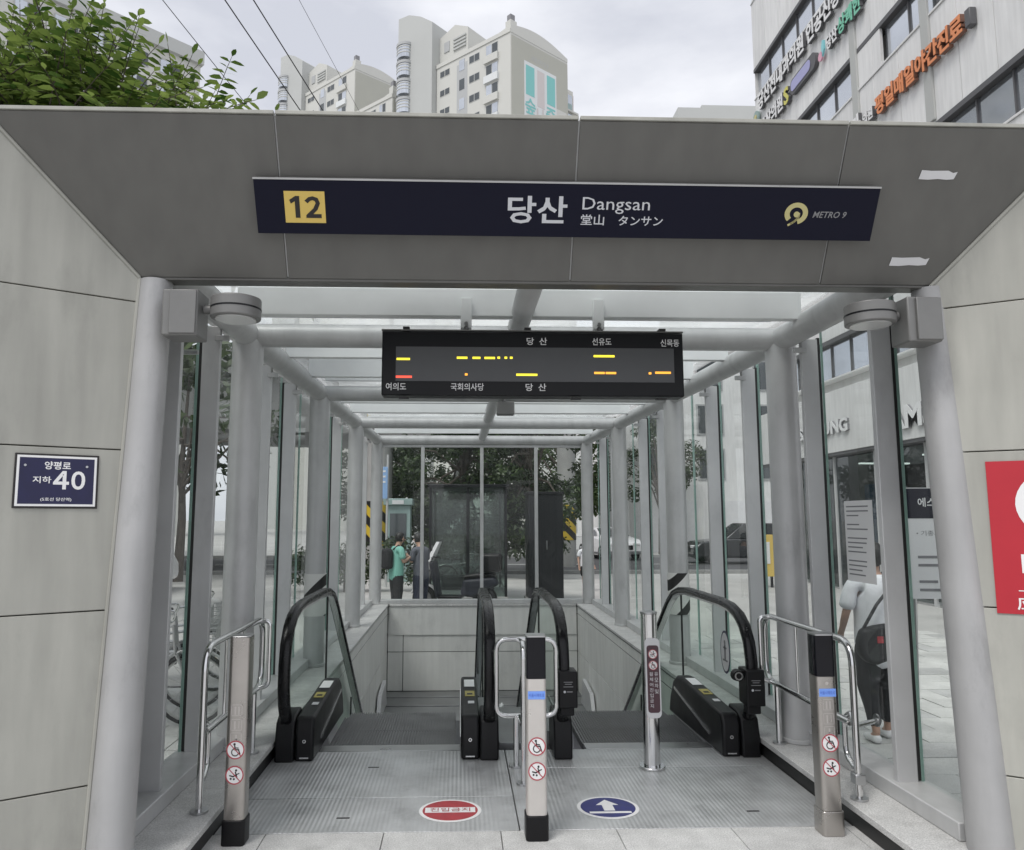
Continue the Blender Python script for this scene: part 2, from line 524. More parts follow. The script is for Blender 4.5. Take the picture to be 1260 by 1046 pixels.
def tag(o, label=None, cat=None, group=None, kind=None):
    if label: o['label'] = label
    if cat: o['category'] = cat
    if group: o['group'] = group
    if kind: o['kind'] = kind
    return o

def thing(name, label, cat, loc=(0, 0, 0), group=None, rz=0.0):
    o = bpy.data.objects.new(name, None)
    COL.objects.link(o)
    o.location = loc
    o.rotation_euler = (0, 0, rz)
    o.empty_display_size = 0.2
    return tag(o, label, cat, group)

def struct(name, b, m, bev=0.0, smooth=35):
    return tag(obj(name, b, m, None, bev, smooth), kind='structure')

def copy_tree(o, parent=None):
    c = o.copy()
    COL.objects.link(c)
    c.parent = parent
    for ch in list(o.children): copy_tree(ch, c)
    return c

def frame(o, u, v):
    u = V(u).normalized(); v = V(v); v = (v - u * v.dot(u)).normalized(); n = u.cross(v)
    return Matrix(((u.x, v.x, n.x, o[0]), (u.y, v.y, n.y, o[1]), (u.z, v.z, n.z, o[2]), (0, 0, 0, 1)))

def text(body, M, a, b, w, h, c, m, parent, name='lettering', depth=0.0, bold=0.0, shear=0.0, local=False, res=2):
    """lettering fitted to a box w x h centred on (a, b) of the frame M, c above its plane"""
    cu = bpy.data.curves.new('t', 'FONT')
    cu.body = body; cu.resolution_u = res; cu.offset = bold; cu.shear = shear; cu.fill_mode = 'FRONT'
    to = bpy.data.objects.new('t', cu)
    COL.objects.link(to)
    bpy.context.view_layer.update()
    me = bpy.data.meshes.new_from_object(to)
    bpy.data.objects.remove(to); bpy.data.curves.remove(cu)
    xs = [v.co.x for v in me.vertices]; ys = [v.co.y for v in me.vertices]
    x0, x1, y0, y1 = min(xs), max(xs), min(ys), max(ys)
    sx = w / (x1 - x0); sy = (h / (y1 - y0)) if h else sx
    bb = B()
    T = M @ Matrix.Translation((a - (x0+x1)/2*sx, b - (y0+y1)/2*sy, c)) @ Matrix.Diagonal((sx, sy, 1, 1))
    bb.add_mesh(me, T)
    bpy.data.meshes.remove(me)
    if depth:
        ext = bmesh.ops.extrude_face_region(bb.bm, geom=bb.bm.faces[:])
        nrm = (M.to_3x3() @ V((0, 0, 1))) * depth
        bmesh.ops.translate(bb.bm, vec=nrm, verts=[e for e in ext['geom'] if isinstance(e, bmesh.types.BMVert)])
    return obj(name, bb, m, parent, smooth=0, local=local)

def arc(cy, cz, r, a0, a1, n):
    return [(cy + r*math.cos(R(a0 + (a1-a0)*i/n)), cz + r*math.sin(R(a0 + (a1-a0)*i/n))) for i in range(n+1)]

# ------------------------------------------------------------------ key dimensions (metres)
XL, XR, XC = -1.475, 2.277, 0.40
COLY = [5.32, 8.10, 10.95, 13.80]
IL, IR = -1.25, 2.07             # inner faces of the side ledges
GZ = -0.30                        # street level
LZ = 0.12                         # top of the ledges
YR = 13.80

# ------------------------------------------------------------------ ground and street
b = B()
for x0, x1, y0, y1 in ((-400, -1.9, -60, 600), (2.7, 500, -60, 600), (-1.9, 2.7, -60, 3.0), (-1.9, 2.7, 14.3, 600)):
    b.face([(x0, y0, GZ), (x1, y0, GZ), (x1, y1, GZ), (x0, y1, GZ)])
ground = struct('ground', b, 'pavement', smooth=0)

b = B(); b.box(-60, 70, 27.0, 38.0, GZ - 0.1, GZ + 0.006)
road = struct('road', b, 'asphalt')
for i in range(14):
    x = -40 + i * 6
    obj('lane_marking', B().box(x, x + 3, 32.4, 32.55, GZ + 0.006, GZ + 0.010), 'roadmark', road)
for s_, y in ((0, 26.85), (1, 38.0)):
    k = struct('kerb', B().box(-60, 70, y, y + 0.15, GZ - 0.05, GZ + 0.13), 'granite_dk', 0.01)
b = B(); b.box(-14, -5.2, -40, 26.8, GZ - 0.1, GZ + 0.006)
struct('side_road', b, 'pavement')

# pavers outside the glass, where they are near enough to be told apart
pav = struct('pavement_field', B().box(2.72, 7.7, 2.6, 13.0, GZ - 0.05, GZ + 0.004), 'joint')
pm = [mesh_of('paver', B().box(-0.295, 0.295, -0.195, 0.195, -0.03, 0.0)) for _ in range(2)]
pm[0].materials.append(MATS['paver']); pm[1].materials.append(MATS['paver_b'])
cnt = 0
for j in range(26):
    for i in range(9):
        if cnt >= 235: break
        o = bpy.data.objects.new('paver', pm[0] if random.random() < 0.7 else pm[1])
        COL.objects.link(o); o.parent = pav
        o.location = (3.05 + i*0.6 - (0.3 if j % 2 else 0) + 0.02, 2.85 + j*0.4, GZ + 0.022 + random.uniform(-0.003, 0.003))
        o.rotation_euler = (random.uniform(-.004, .004), random.uniform(-.004, .004), random.uniform(-.006, .006))
        cnt += 1
pav2 = struct('pavement_field', B().box(-4.6, -1.78, 3.4, 9.2, GZ - 0.05, GZ + 0.004), 'joint')
for j in range(14):
    for i in range(5):
        o = bpy.data.objects.new('paver', pm[0] if random.random() < 0.7 else pm[1])
        COL.objects.link(o); o.parent = pav2
        o.location = (-2.1 - i*0.6 - (0.25 if j % 2 else 0), 3.65 + j*0.4, GZ + 0.022 + random.uniform(-0.003, 0.003))

# ------------------------------------------------------------------ entrance floor, ledges, well
fl = struct('floor', B().box(-4.2, 5.0, -2.5, 4.205, GZ - 0.05, -0.025), 'joint')
for j in range(3):
    y1 = 4.20 - j*0.6 if j else 4.20
    for i in range(9):
        x0 = -2.78 + i*0.6 + (0.13 if j % 2 else 0)
        ya, yb = y1 - 0.596 if j else 3.604, y1
        obj('granite_slab', B().box(x0, x0 + 0.596, ya, yb, -0.024, 0.0), 'granite', fl, 0.002)
obj('granite_slab', B().box(-4.2, 5.0, -2.5, 2.39, -0.024, -0.001), 'granite', fl)
struct('entrance_step', B().box(-4.6, 5.4, -2.9, -2.5, GZ - 0.05, -0.15), 'granite')

# left and right ledges with a dark curb facing the floor
def ledge(name, xi, xo):
    x0, x1 = min(xi, xo), max(xi, xo)
    t = struct(name, B().box(x0, x1, 3.35, 14.25, GZ - 0.1, LZ - 0.035), 'curb')
    y = 3.33
    ov = 0.02 if xi < xo else -0.02
    while y < 14.2:
        y2 = min(y + 1.2, 14.27)
        a, c = sorted((xi - ov, xo + ov))
        obj('ledge_slab', B().box(a, c, y, y2 - 0.004, LZ - 0.034, LZ), 'granite', t, 0.004)
        y += 1.2
    return t
ledge('ledge_left', IL, -1.80)
ledge('ledge_right', IR, 2.60)
t = struct('ledge_rear', B().box(-1.21, 2.04, YR - 0.07, 14.25, GZ - 0.1, LZ - 0.035), 'stone')
for i in range(3):
    obj('ledge_slab', B().box(-1.215 + i*1.086, -1.215 + (i+1)*1.086 - 0.004, YR - 0.09, 14.27, LZ - 0.034, LZ + 0.0), 'granite', t, 0.004)

# well walls clad with stone panels
wl = struct('wall_left', B().box(IL - 0.3, IL - 0.012, 5.9, 14.0, -6.5, GZ - 0.11), 'joint')
wr = struct('wall_right', B().box(IR + 0.012, IR + 0.3, 5.9, 14.0, -6.5, GZ - 0.11), 'joint')
wb = struct('wall_rear', B().box(IL - 0.01, IR + 0.01, YR - 0.02, 14.0, -2.0, GZ - 0.11), 'joint')
zrow = [0.07, -0.05, -0.69, -1.345, -2.0, -2.65, -3.3, -3.95]
for k in range(len(zrow) - 1):
    z1, z0 = zrow[k] - 0.006, zrow[k+1] + 0.006
    y = 6.05
    while y < 13.7:
        y2 = min(y + 1.31, YR - 0.035)
        obj('stone_panel', B().box(IL - 0.012, IL + 0.006, y + 0.006, y2 - 0.006, z0, z1), 'stone', wl, 0.002)
        obj('stone_panel', B().box(IR - 0.006, IR + 0.012, y + 0.006, y2 - 0.006, z0, z1), 'stone', wr, 0.002)
        y += 1.31
    if k < 3:
        for x0, x1 in ((IL + 0.012, -0.97), (-0.97, 0.36), (0.36, 1.69), (1.69, IR - 0.012)):
            obj('stone_panel', B().box(x0 + 0.006, x1 - 0.006, YR - 0.05, YR - 0.02, z0, z1), 'stone', wb, 0.002)
# slab over the lower escalator run, clad in dull steel sheets
sl = struct('lower_slab', B().box(IL + 0.01, IR - 0.01, 11.9, YR - 0.05, -1.75, -1.39), 'deck')
for i, (ya, yb) in enumerate(((11.9, 12.75), (12.76, 13.3), (13.31, 13.74))):
    for x0, x1 in ((IL + 0.012, 0.38), (0.386, IR - 0.012)):
        obj('cover_sheet', B().box(x0, x1, ya, yb, -1.389, -1.37 + 0.012*i), 'deck', sl, 0.003)
for x in (IL + 0.03, IR - 0.09):
    b = B(); M = frame((x, 0, 0), (0, 1, 0), (0, 0, 1))
    b.prism(M, [(11.8, -1.38), (12.9, -1.36), (12.75, -0.96), (12.05, -1.04)], 0, 0.06)
    obj('side_upstand', b, 'steelpaint_dk', sl, 0.004)
struct('lower_floor', B().box(IL - 0.3, IR + 0.3, 5.9, 22, -6.6, -6.45), 'granite_dk')
tag(obj('plastic_bag', (lambda bb: [bb.cyl((0.62 + random.uniform(-.1,.1), 12.4 + random.uniform(-.1,.1), -1.37), (0.62 + random.uniform(-.12,.12), 12.4 + random.uniform(-.12,.12), -1.30 + random.uniform(0,.04)), 0.05, 0.015, 5) for _ in range(9)] and bb)(B()), 'plastic'), 'crumpled pale plastic bag lying on the steel slab over the lower escalators', 'bag')

# ------------------------------------------------------------------ portal: splayed cladding round the mouth
Y0T, Y0B = 3.76, 3.50           # inner edge of the portal at the top and at the floor
ZI, ZO = 2.785, 3.44             # inner and outer height of the header
FY = 0.375                      # how far the header leans towards the street
PXL, PXR = -1.585, 2.405
portal = thing('entrance_portal', 'splayed grey cladding frame round the station mouth with dark leaning header', 'portal', (XC, 3.6, 0))
def yin(z): return Y0B + (Y0T - Y0B) * z / ZI
SX = FY * 1.55
TH = 0.03
# header panels (sloping out towards the street)
seams = [None, -0.86, 0.55, 1.83, None]
def hdr(x_i0, x_i1, x_o0, x_o1, nm='cladding_panel'):
    a = V((x_i0, Y0T, ZI)); c = V((x_i1, Y0T, ZI)); d = V((x_o1, Y0T - FY, ZO)); e = V((x_o0, Y0T - FY, ZO))
    n = V((0, 0.86, 0.51)) * TH
    return obj(nm, B().hexa([a, c, c + n, a + n, e, d, d + n, e + n]), 'fascia', portal, 0.003)
g = 0.004
hdr(PXL + g, seams[1] - g, PXL - SX + g, seams[1] - g)
hdr(seams[1] + g, seams[2] - g, seams[1] + g, seams[2] - g)
hdr(seams[2] + g, seams[3] - g, seams[2] + g, seams[3] - g)
hdr(seams[3] + g, PXR - g, seams[3] + g, PXR + SX - g)
nb = V((0, 0.86, 0.51)) * 0.028
for s0, s1, w in ((seams[1], seams[1], .012), (seams[2], seams[2], .012), (seams[3], seams[3], .012)):
    a = V((s0, Y0T, ZI)) + nb*0.35; e = V((s0, Y0T - FY, ZO)) + nb*0.35
    obj('joint_strip', B().hexa([a + V((-w,0,0)), a + V((w,0,0)), a + V((w,0,0)) + nb*.5, a + V((-w,0,0)) + nb*.5, e + V((-w,0,0)), e + V((w,0,0)), e + V((w,0,0)) + nb*.5, e + V((-w,0,0)) + nb*.5]), 'steelpaint', portal)
# header: bottom lip, top cap and back
obj('header_lip', B().box(PXL + 0.0, PXR, Y0T + 0.005, Y0T + 0.10, ZI - 0.012, ZI + 0.02), 'fascia', portal, 0.004)
for x0, x1 in ((PXL - SX - 0.3, seams[1]), (seams[1], seams[2]), (seams[2], seams[3]), (seams[3], PXR + SX + 0.3)):
    obj('top_cap', B().box(x0 + 0.004, x1 - 0.004, Y0T - FY - 0.008, 4.45, ZO + 0.004, ZO + 0.022), 'panel', portal, 0.002)
obj('header_back', B().box(PXL - 0.2, PXR + 0.2, 4.2, 4.3, 3.12, ZO), 'panelback', portal)
# side panels in four courses, splayed 57 degrees
def side(s):
    xi = PXL if s < 0 else PXR
    rows = [0.0, 0.46, 1.19, 1.92, 2.655, None]
    for k in range(5):
        z0 = rows[k] + (0.0028 if k else 0.002)
        z1 = rows[k+1] - 0.0028 if rows[k+1] is not None else None
        def pt(z, out):     # a point of the splayed plane
            return V((xi + s*out*1.55, yin(z) - out, z))
        ow = 0.44 if k < 4 else FY
        n = V((-s*0.545, -0.84, 0)) * -TH       # away from the mouth
        if z1 is not None:
            a, c, d, e = pt(z0, 0), pt(z0, ow), pt(z1, ow), pt(z1, 0)
            pts = [a, c, c + n, a + n, e, d, d + n, e + n]
        else:               # top course is cut by the mitre with the header
            a, c = pt(z0, 0), pt(z0, ow)
            d = V((xi + s*SX, Y0T - FY, ZO)); e = V((xi, Y0T, ZI))
            c = V((xi + s*SX*1.0, yin(z0) - FY, z0))
            pts = [a, c, c + n, a + n, e, d, d + n, e + n]
        obj('cladding_panel', B().hexa(pts), 'panel', portal, 0.003)
    # return towards the back and filler behind the joints
    xo = xi + s*0.44*1.55
    n = V((s*0.03, 0.03, 0))
    a, c = V((xi + s*0.03, Y0B + 0.035, 0.003)), V((xo, Y0B - 0.44 + 0.045, 0.003))
    e, d = V((xi + s*0.03, Y0T + 0.03, ZI - .02)), V((xo, yin(2.6) - 0.40 + 0.05, 2.66))
    obj('panel_backing', B().hexa([a, c, c + n, a + n, e, d, d + n, e + n]), 'panelback', portal)
    for k in range(4):
        obj('return_panel', B().box(min(xo, xo + s*0.03), max(xo, xo + s*0.03), 3.25, 4.4, rows[k] + 0.004, rows[k+1] - 0.004), 'panel', portal, 0.003)
    obj('return_panel', B().box(min(xo, xo + s*0.03), max(xo, xo + s*0.03), 3.40, 4.4, rows[4] + 0.004, ZO - 0.002), 'panel', portal, 0.003)
side(-1); side(1)
for s, xi in ((-1, PXL), (1, PXR)):
    obj('mitre_strip', B().tube([(xi + s*0.0, Y0T - 0.004, ZI - 0.004), (xi + s*SX, Y0T - FY - 0.004, ZO - 0.002)], 0.009, 8), 'panel', portal)
    obj('edge_strip', B().tube([(xi, Y0B - 0.0, 0.004), (xi, Y0T - 0.0, ZI - 0.006)], 0.010, 8), 'panel', portal)

# ------------------------------------------------------------------ canopy: columns, tubes, purlins, fins, glass
can = thing('entrance_canopy', 'long glazed canopy of grey steel tubes and glass over the escalator well', 'canopy', (XC, 8.8, LZ))
RZ = 2.865
for s, x in ((-1, XL), (1, XR)):
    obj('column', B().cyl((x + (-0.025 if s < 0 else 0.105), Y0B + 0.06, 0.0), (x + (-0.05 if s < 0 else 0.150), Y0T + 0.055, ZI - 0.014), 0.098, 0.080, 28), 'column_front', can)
    for y in COLY:
        r = 0.105
        c = obj('column', B().cyl((x, y, LZ), (x, y, RZ), r, r, 28), 'steelpaint', can)
        obj('base_collar', B().cyl((x, y, LZ + 0.001), (x, y, LZ + 0.03), r + 0.012, r + 0.012, 28), 'steelpaint', c, 0.004)
    for k in range(4):
        ya = 3.80 if k == 0 else COLY[k-1]
        obj('eaves_tube', B().cyl((x, ya + 0.002, RZ), (x, COLY[k] - 0.002, RZ), 0.086, None, 24), 'steelpaint', can)
for y in COLY:
    for xa, xb in ((XL, XC), (XC, XR)):
        obj('cross_tube', B().cyl((xa + 0.002, y, RZ), (xb - 0.002, y, RZ), 0.082, None, 24), 'steelpaint', can)
for k in range(4):
    ya = 3.85 if k == 0 else COLY[k-1]
    obj('ridge_tube', B().cyl((XC, ya + .004, RZ + 0.06), (XC, COLY[k] - .004, RZ + 0.06), 0.072, None, 24), 'steelpaint_dk', can)
PUR = [3.95, 4.88] + [COLY[k] + d for k in range(3) for d in (0.95, 1.90)]
PURALL = sorted(PUR + COLY)
for y in PUR:
    for xa, xb in ((XL + 0.05, XC - 0.002), (XC + 0.002, XR - 0.05)):
        obj('purlin', B().box(xa, xb, y - 0.035, y + 0.035, 2.892, 3.072), 'purlin', can, 0.004)
for y in COLY:
    obj('purlin', B().box(XL + 0.05, XR - 0.05, y - 0.03, y + 0.03, 3.0, 3.072), 'purlin', can, 0.003)
for ya, yb in zip(PURALL[:-1], PURALL[1:]):
    for xa, xb in ((XL - 0.16, XC - 0.006), (XC + 0.006, XR + 0.16)):
        obj('roof_pane', B().box(xa, xb, ya + 0.008, yb - 0.008, 3.080, 3.096), 'glass_roof', can, smooth=0)
    obj('pane_clip', B().box(XL + 0.22, XL + 0.26, ya + 0.10, ya + 0.24, 3.056, 3.079), 'gasket', can)
    obj('pane_clip', B().box(XR - 0.26, XR - 0.22, ya + 0.10, ya + 0.24, 3.056, 3.079), 'gasket', can)
# fins and panes
def wallside(s, x, bay0):
    fins = list(bay0) + [COLY[k] + d for k in range(3) for d in (0.95, 1.90)]
    xg = x + s*0.205
    for y in fins:
        f = obj('mullion', B().box(min(x + s*0.062, x + s*0.175), max(x + s*0.062, x + s*0.175), y - 0.020, y + 0.020, LZ + 0.08, RZ - 0.04), 'steelpaint_dk', can, 0.004)
        obj('gasket', B().box(min(x + s*0.176, x + s*0.194), max(x + s*0.176, x + s*0.194), y - 0.014, y + 0.014, LZ + 0.09, RZ - 0.03), 'gasket', f)
        obj('fin_bracket', B().box(min(x + s*0.0, x + s*0.09), max(x + s*0.0, x + s*0.09), y - 0.046, y - 0.021, RZ - 0.14, RZ - 0.105), 'steelpaint', f, 0.003)
    joints = sorted(fins + COLY)
    edges = [3.74] + joints
    for ya, yb in zip(edges[:-1], edges[1:]):
        if yb - ya < 0.2: continue
        p = obj('glass_pane', B().box(min(xg - .007, xg + .007), max(xg - .007, xg + .007), ya + 0.012, yb - 0.012, LZ + 0.08, RZ + 0.02), 'glass', can, smooth=0)
        for ye in (ya + 0.012, yb - 0.012):
            dlt = -0.002 if ye < (ya + yb)/2 else 0.002
            obj('pane_edge', B().box(xg - .008, xg + .008, min(ye, ye + dlt), max(ye, ye + dlt), LZ + 0.08, RZ + 0.02), 'glassedge', p)
    obj('sill_channel', B().box(min(x + s*0.03, x + s*0.24), max(x + s*0.03, x + s*0.24), 3.68, 13.66, LZ + 0.001, LZ + 0.085), 'steelpaint', can, 0.006)
    obj('head_channel', B().box(min(xg - .02, xg + .02), max(xg - .02, xg + .02), 3.8, 13.9, RZ + 0.021, RZ + 0.09), 'steelpaint_dk', can)
wallside(-1, XL, (4.25, 4.92))
wallside(1, XR, (4.25, 5.14))
# rear glazed wall
rx = [XL + 0.105, -0.665, XC - 0.01, 1.36, XR - 0.105]
obj('sill_channel', B().box(XL + 0.10, XR - 0.10, YR - 0.06, YR + 0.10, LZ + 0.001, LZ + 0.075), 'steelpaint', can, 0.006)
obj('head_channel', B().box(XL + 0.10, XR - 0.10, YR + 0.0, YR + 0.10, RZ - 0.13, RZ - 0.085), 'steelpaint_dk', can, 0.004)
for k in range(4):
    obj('glass_pane', B().box(rx[k] + 0.01, rx[k+1] - 0.01, YR + 0.03, YR + 0.045, LZ + 0.076, RZ - 0.131), 'glass', can, smooth=0)
    if k: obj('mullion', B().box(rx[k] - 0.03, rx[k] + 0.03, YR - 0.03, YR + 0.026, LZ + 0.076, RZ - 0.131), 'steelpaint', can, 0.004)
# the roof climbs gently towards the rear
for o in can.children_recursive:
    for v in o.data.vertices:
        if v.co.z > 2.4 and v.co.y > 5.3: v.co.z += (v.co.y - 5.3) * 0.0155
# white and black hazard sleeves round the foot of two columns
for x, nm, lb in ((XL, 'left', 'black and white striped sleeve round the column foot behind the left-hand escalator'), (XR, 'right', 'black and white striped sleeve round the column foot behind the right-hand escalator')):
    tag(obj('hazard_sleeve', B().cyl((x, 8.1, 0.62), (x, 8.1, 1.04), 0.112, 0.112, 28), 'hazard_bw'), lb, 'hazard sleeve')

# ------------------------------------------------------------------ station name sign on the header
FM = frame((0, Y0T, ZI), (1, 0, 0), (0, -FY, ZO - ZI))
FM0 = FM
FM = FM @ Matrix.Translation((0.0, 0.035, 0))
sg = thing('station_sign', 'long navy station name board with yellow exit number 12 on the dark header', 'sign', (0.52, 3.6, 3.0))
obj('board', B().fbox(FM, -0.97, 2.012, 0.195, 0.443, 0.022, 0.06), 'navy', sg, 0.002)
obj('trim', B().fbox(FM, -0.972, 2.014, 0.4435, 0.452, 0.018, 0.062), 'steel', sg)
for x in (-0.6, 0.5, 1.6): obj('standoff', B().fbox(FM, x, x + 0.1, 0.24, 0.40, 0.002, 0.0215), 'gasket', sg)
np_ = obj('number_plate', B().fbox(FM, -0.833, -0.643, 0.247, 0.392, 0.0602, 0.0625), 'yellow', sg)
b = B(); b.prism(FM, [(-0.784, 0.270), (-0.762, 0.270), (-0.762, 0.370), (-0.780, 0.370), (-0.809, 0.352), (-0.803, 0.335), (-0.784, 0.346)], 0.0632, 0.0640); obj('lettering', b, 'ink', np_, smooth=0)
text('２', FM, -0.700, 0.320, 0.076, 0.100, 0.0640, 'ink', np_, bold=0.035)
text('당산', FM, 0.365, 0.322, 0.285, 0.128, 0.0615, 'lettergrey', sg, bold=0.02)
text('Dangsan', FM, 0.742, 0.346, 0.325, 0.076, 0.0615, 'lettergrey', sg)
text('堂山', FM, 0.632, 0.279, 0.113, 0.050, 0.0615, 'lettergrey', sg, bold=0.01)
text('タンサン', FM, 0.866, 0.277, 0.215, 0.046, 0.0615, 'lettergrey', sg, bold=0.01)
em = B()
em.ring(FM, 1.62, 0.322, 0.032, 0.057, 0.0612, 32, asp=0.9, t0=-75, t1=225)
em.ring(FM, 1.622, 0.318, 0.0, 0.014, 0.0612, 16)
pts = []
for i in range(9):
    t = i/8; pts.append((1.634 + 0.012*t - 0.055*t*t, 0.320 - 0.052*t))
for i in range(8): em.stroke(FM, [pts[i], pts[i+1]], 0.010, 0.0610)
obj('emblem', em, 'emblem', sg, smooth=0)
text('METRO 9', FM, 1.785, 0.318, 0.165, 0.030, 0.0615, 'lettersilver', sg, shear=0.25, bold=0.01)

FM = FM0
for a, bb_, w, lb, r in ((2.31, 0.540, 0.185, 'torn white sticker near the top edge of the dark header', 0.0), (2.265, 0.122, 0.20, 'torn white tape strip low on the dark header by the mitre', 0.02)):
    FMr = FM @ Matrix.Translation((a, bb_, 0)) @ Matrix.Rotation(r, 4, 'Z')
    poly = [(-w/2, -0.020), (-w/4, -0.022), (0, -0.018), (w/4, -0.021), (w/2 - 0.012, -0.018), (w/2, 0.016), (w/2 - 0.02, 0.010), (w/4, 0.021), (-w/5, 0.019), (-w/2 + 0.008, 0.022)]
    tag(obj('sticker', B().prism(FMr, poly, 0.002, 0.004), 'white_soft', smooth=0), lb, 'sticker')

# ------------------------------------------------------------------ plates on the side panels
def sideframe(s, out, z):
    xi = PXL if s < 0 else PXR
    o = (xi + s*out*1.55, yin(z) - out, z)
    u = V((1.55, 1.0, 0)) if s < 0 else V((1.55, -1.0, 0))
    return frame(o, u, (0, 0.093*1.0, 1) if True else (0, 0, 1))
SF = sideframe(-1, 0.140, 1.765) @ Matrix.Scale(0.90, 4)
ad = thing('address_plate', 'navy address plate with white rim reading 40 on the splayed side cladding', 'sign', SF.translation)
obj('plate', B().fbox(SF, -0.185, 0.185, -0.135, 0.135, 0.003, 0.008), 'ink', ad, 0.01)
obj('rim', B().fbox(SF, -0.175, 0.175, -0.125, 0.125, 0.0083, 0.0088), 'white', ad, 0.004)
obj('field', B().fbox(SF, -0.164, 0.164, -0.114, 0.114, 0.0091, 0.0096), 'plateblue', ad, 0.004)
text('양평로', SF, 0.0, 0.077, 0.115, 0.040, 0.0105, 'white', ad, bold=0.02)
text('４', SF, 0.018, 0.005, 0.070, 0.092, 0.0105, 'white', ad, bold=0.03, res=4)
text('０', SF, 0.094, 0.005, 0.062, 0.092, 0.0105, 'white', ad, bold=0.03, res=4)
text('지하', SF, -0.065, 0.005, 0.080, 0.034, 0.0105, 'white', ad, bold=0.015)
text('(5호선 당산역)', SF, 0.0, -0.092, 0.135, 0.020, 0.0105, 'white', ad, bold=0.01)
for a in (-0.14, 0.13): obj('rivet', B().disc(SF, a, 0.075, 0.006, 0.0098, 10, thick=0.003), 'steel', ad)

SP = sideframe(1, 0.26, 1.50)
ps = thing('shelter_poster', 'red civil shelter poster with white disc and green mark on side cladding', 'poster', SP.translation)
obj('sheet', B().fbox(SP, -0.37, 0.34, -0.335, 0.37, 0.003, 0.006), 'red', ps)
obj('disc', B().disc(SP, -0.02, 0.165, 0.245, 0.0062, 40, 0.19, thick=0.001), 'white', ps)
tri = B(); tri.prism(SP, [(-0.22, 0.10), (-0.10, 0.10), (-0.02, 0.21), (0.06, 0.10), (0.18, 0.10), (-0.02, 0.33)], 0.0075, 0.0085)
obj('mark', tri, 'green', ps, smooth=0)
text('대피소', SP, 0.0, -0.115, 0.52, 0.13, 0.0075, 'white', ps, bold=0.03)
obj('rule', B().fbox(SP, -0.28, 0.28, -0.232, -0.228, 0.0062, 0.0072), 'white', ps)
text('应急避难场所', SP, -0.04, -0.285, 0.50, 0.062, 0.0075, 'white', ps, bold=0.01)

# ------------------------------------------------------------------ hanging train display
LX, LY, LZc = 0.445, 4.60, 2.53
ld = thing('train_display', 'black hanging train position display with yellow and orange lights', 'display', (LX, LY, 2.34))
DM = frame((LX, LY, LZc), (1, 0, 0), (0, 0, 1))
obj('casing', B().fbox(DM, -0.92, 0.92, -0.195, 0.200, -0.13, 0.0), 'casing', ld, 0.008)
obj('top_trim', B().fbox(DM, -0.925, 0.925, 0.2055, 0.214, -0.12, -0.01), 'lampbody', ld)
obj('screen', B().fbox(DM, -0.835, 0.86, -0.108, 0.103, 0.0005, 0.004), 'led_screen', ld)
for body, a, b_, w in (('당  산', 0.02, 0.142, 0.125), ('선유도', 0.418, 0.143, 0.118), ('신목동', 0.838, 0.138, 0.115), ('여의도', -0.832, -0.142, 0.122), ('국회의사당', -0.403, -0.142, 0.20), ('당  산', 0.012, -0.142, 0.125)):
    text(body, DM, a, b_, w, 0.046, 0.002, 'white', ld, bold=0.012)
def leds(m, items):
    for a, b_, w in items:
        n = max(1, round(w / 0.016))
        bb = B()
        for i in range(n):
            x = a + (i - (n-1)/2)*0.016
            bb.fbox(DM, x - 0.008, x + 0.008, b_ - 0.0065, b_ + 0.0065, 0.0045, 0.006)
        obj('led_segment', bb, m, ld, smooth=0)
leds('led_yellow', [(-0.79, 0.026, 0.075), (-0.435, 0.036, 0.065), (-0.348, 0.036, 0.05), (-0.268, 0.036, 0.065), (-0.213, 0.038, 0.016), (-0.17, 0.038, 0.016), (-0.137, 0.038, 0.016), (-0.043, -0.066, 0.125), (0.43, 0.052, 0.125)])
leds('led_red', [(-0.785, -0.083, 0.09)])
leds('led_orange', [(-0.41, -0.066, 0.016), (0.40, -0.052, 0.06), (0.47, -0.052, 0.064), (0.71, -0.052, 0.016), (0.79, -0.048, 0.10)])
for x in (0.035, 0.885):
    br = obj('bracket', B().box(x - 0.035, x + 0.035, 4.80, 4.8445, 2.80, 3.00), 'purlin', ld, 0.004)
    obj('bolt', B().cyl((x, 4.80, 2.83), (x, 4.788, 2.83), 0.012, None, 10), 'steel', br)
    obj('hanger', B().cyl((x, 4.68, 2.735), (x, 4.82, 2.81), 0.016, None, 10), 'gasket', br)
for x in (-0.33, 0.41, 1.24): obj('lug', B().box(x - 0.02, x + 0.02, 4.60, 4.66, 2.7445, 2.758), 'gasket', ld)
for x in (-0.34, 0.70, 1.22): obj('latch', B().box(x - 0.03, x + 0.03, 4.585, 4.62, 2.315, 2.3245), 'gasket', ld)

# ------------------------------------------------------------------ lamps on the front columns
for s, xb, xh, lb in ((-1, -1.325, -1.085, 'grey round spotlight on a square box, on the front column above the address plate'), (1, 2.265, 2.035, 'grey round spotlight on a square box, on the front column beside the shelter poster')):
    lp = thing('spotlight', lb, 'lamp', (xb, 3.68, 2.55), 'spotlights on the front columns')
    obj('junction_box', B().box(xb - 0.084, xb + 0.084, 3.60, 3.76, 2.455, 2.68), 'lampbody', lp, 0.008)
    obj('box_lid', B().box(xb - 0.045, xb + 0.079, 3.585, 3.599, 2.462, 2.673), 'lampbody', lp, 0.004)
    obj('arm', B().cyl((xb - s*0.09, 3.68, 2.60), (xh + s*0.10, 3.68, 2.60), 0.022, None, 12), 'lampbody', lp)
    hd = obj('lamp_head', B().cyl((xh, 3.68, 2.555), (xh, 3.68, 2.655), 0.118, None, 36), 'lampbody', lp, 0.006)
    obj('band', B().cyl((xh, 3.68, 2.598), (xh, 3.68, 2.606), 0.1195, None, 36), 'casing', hd)
    obj('lens', B().cyl((xh, 3.68, 2.549), (xh, 3.68, 2.5545), 0.095, None, 30), 'lens', hd)
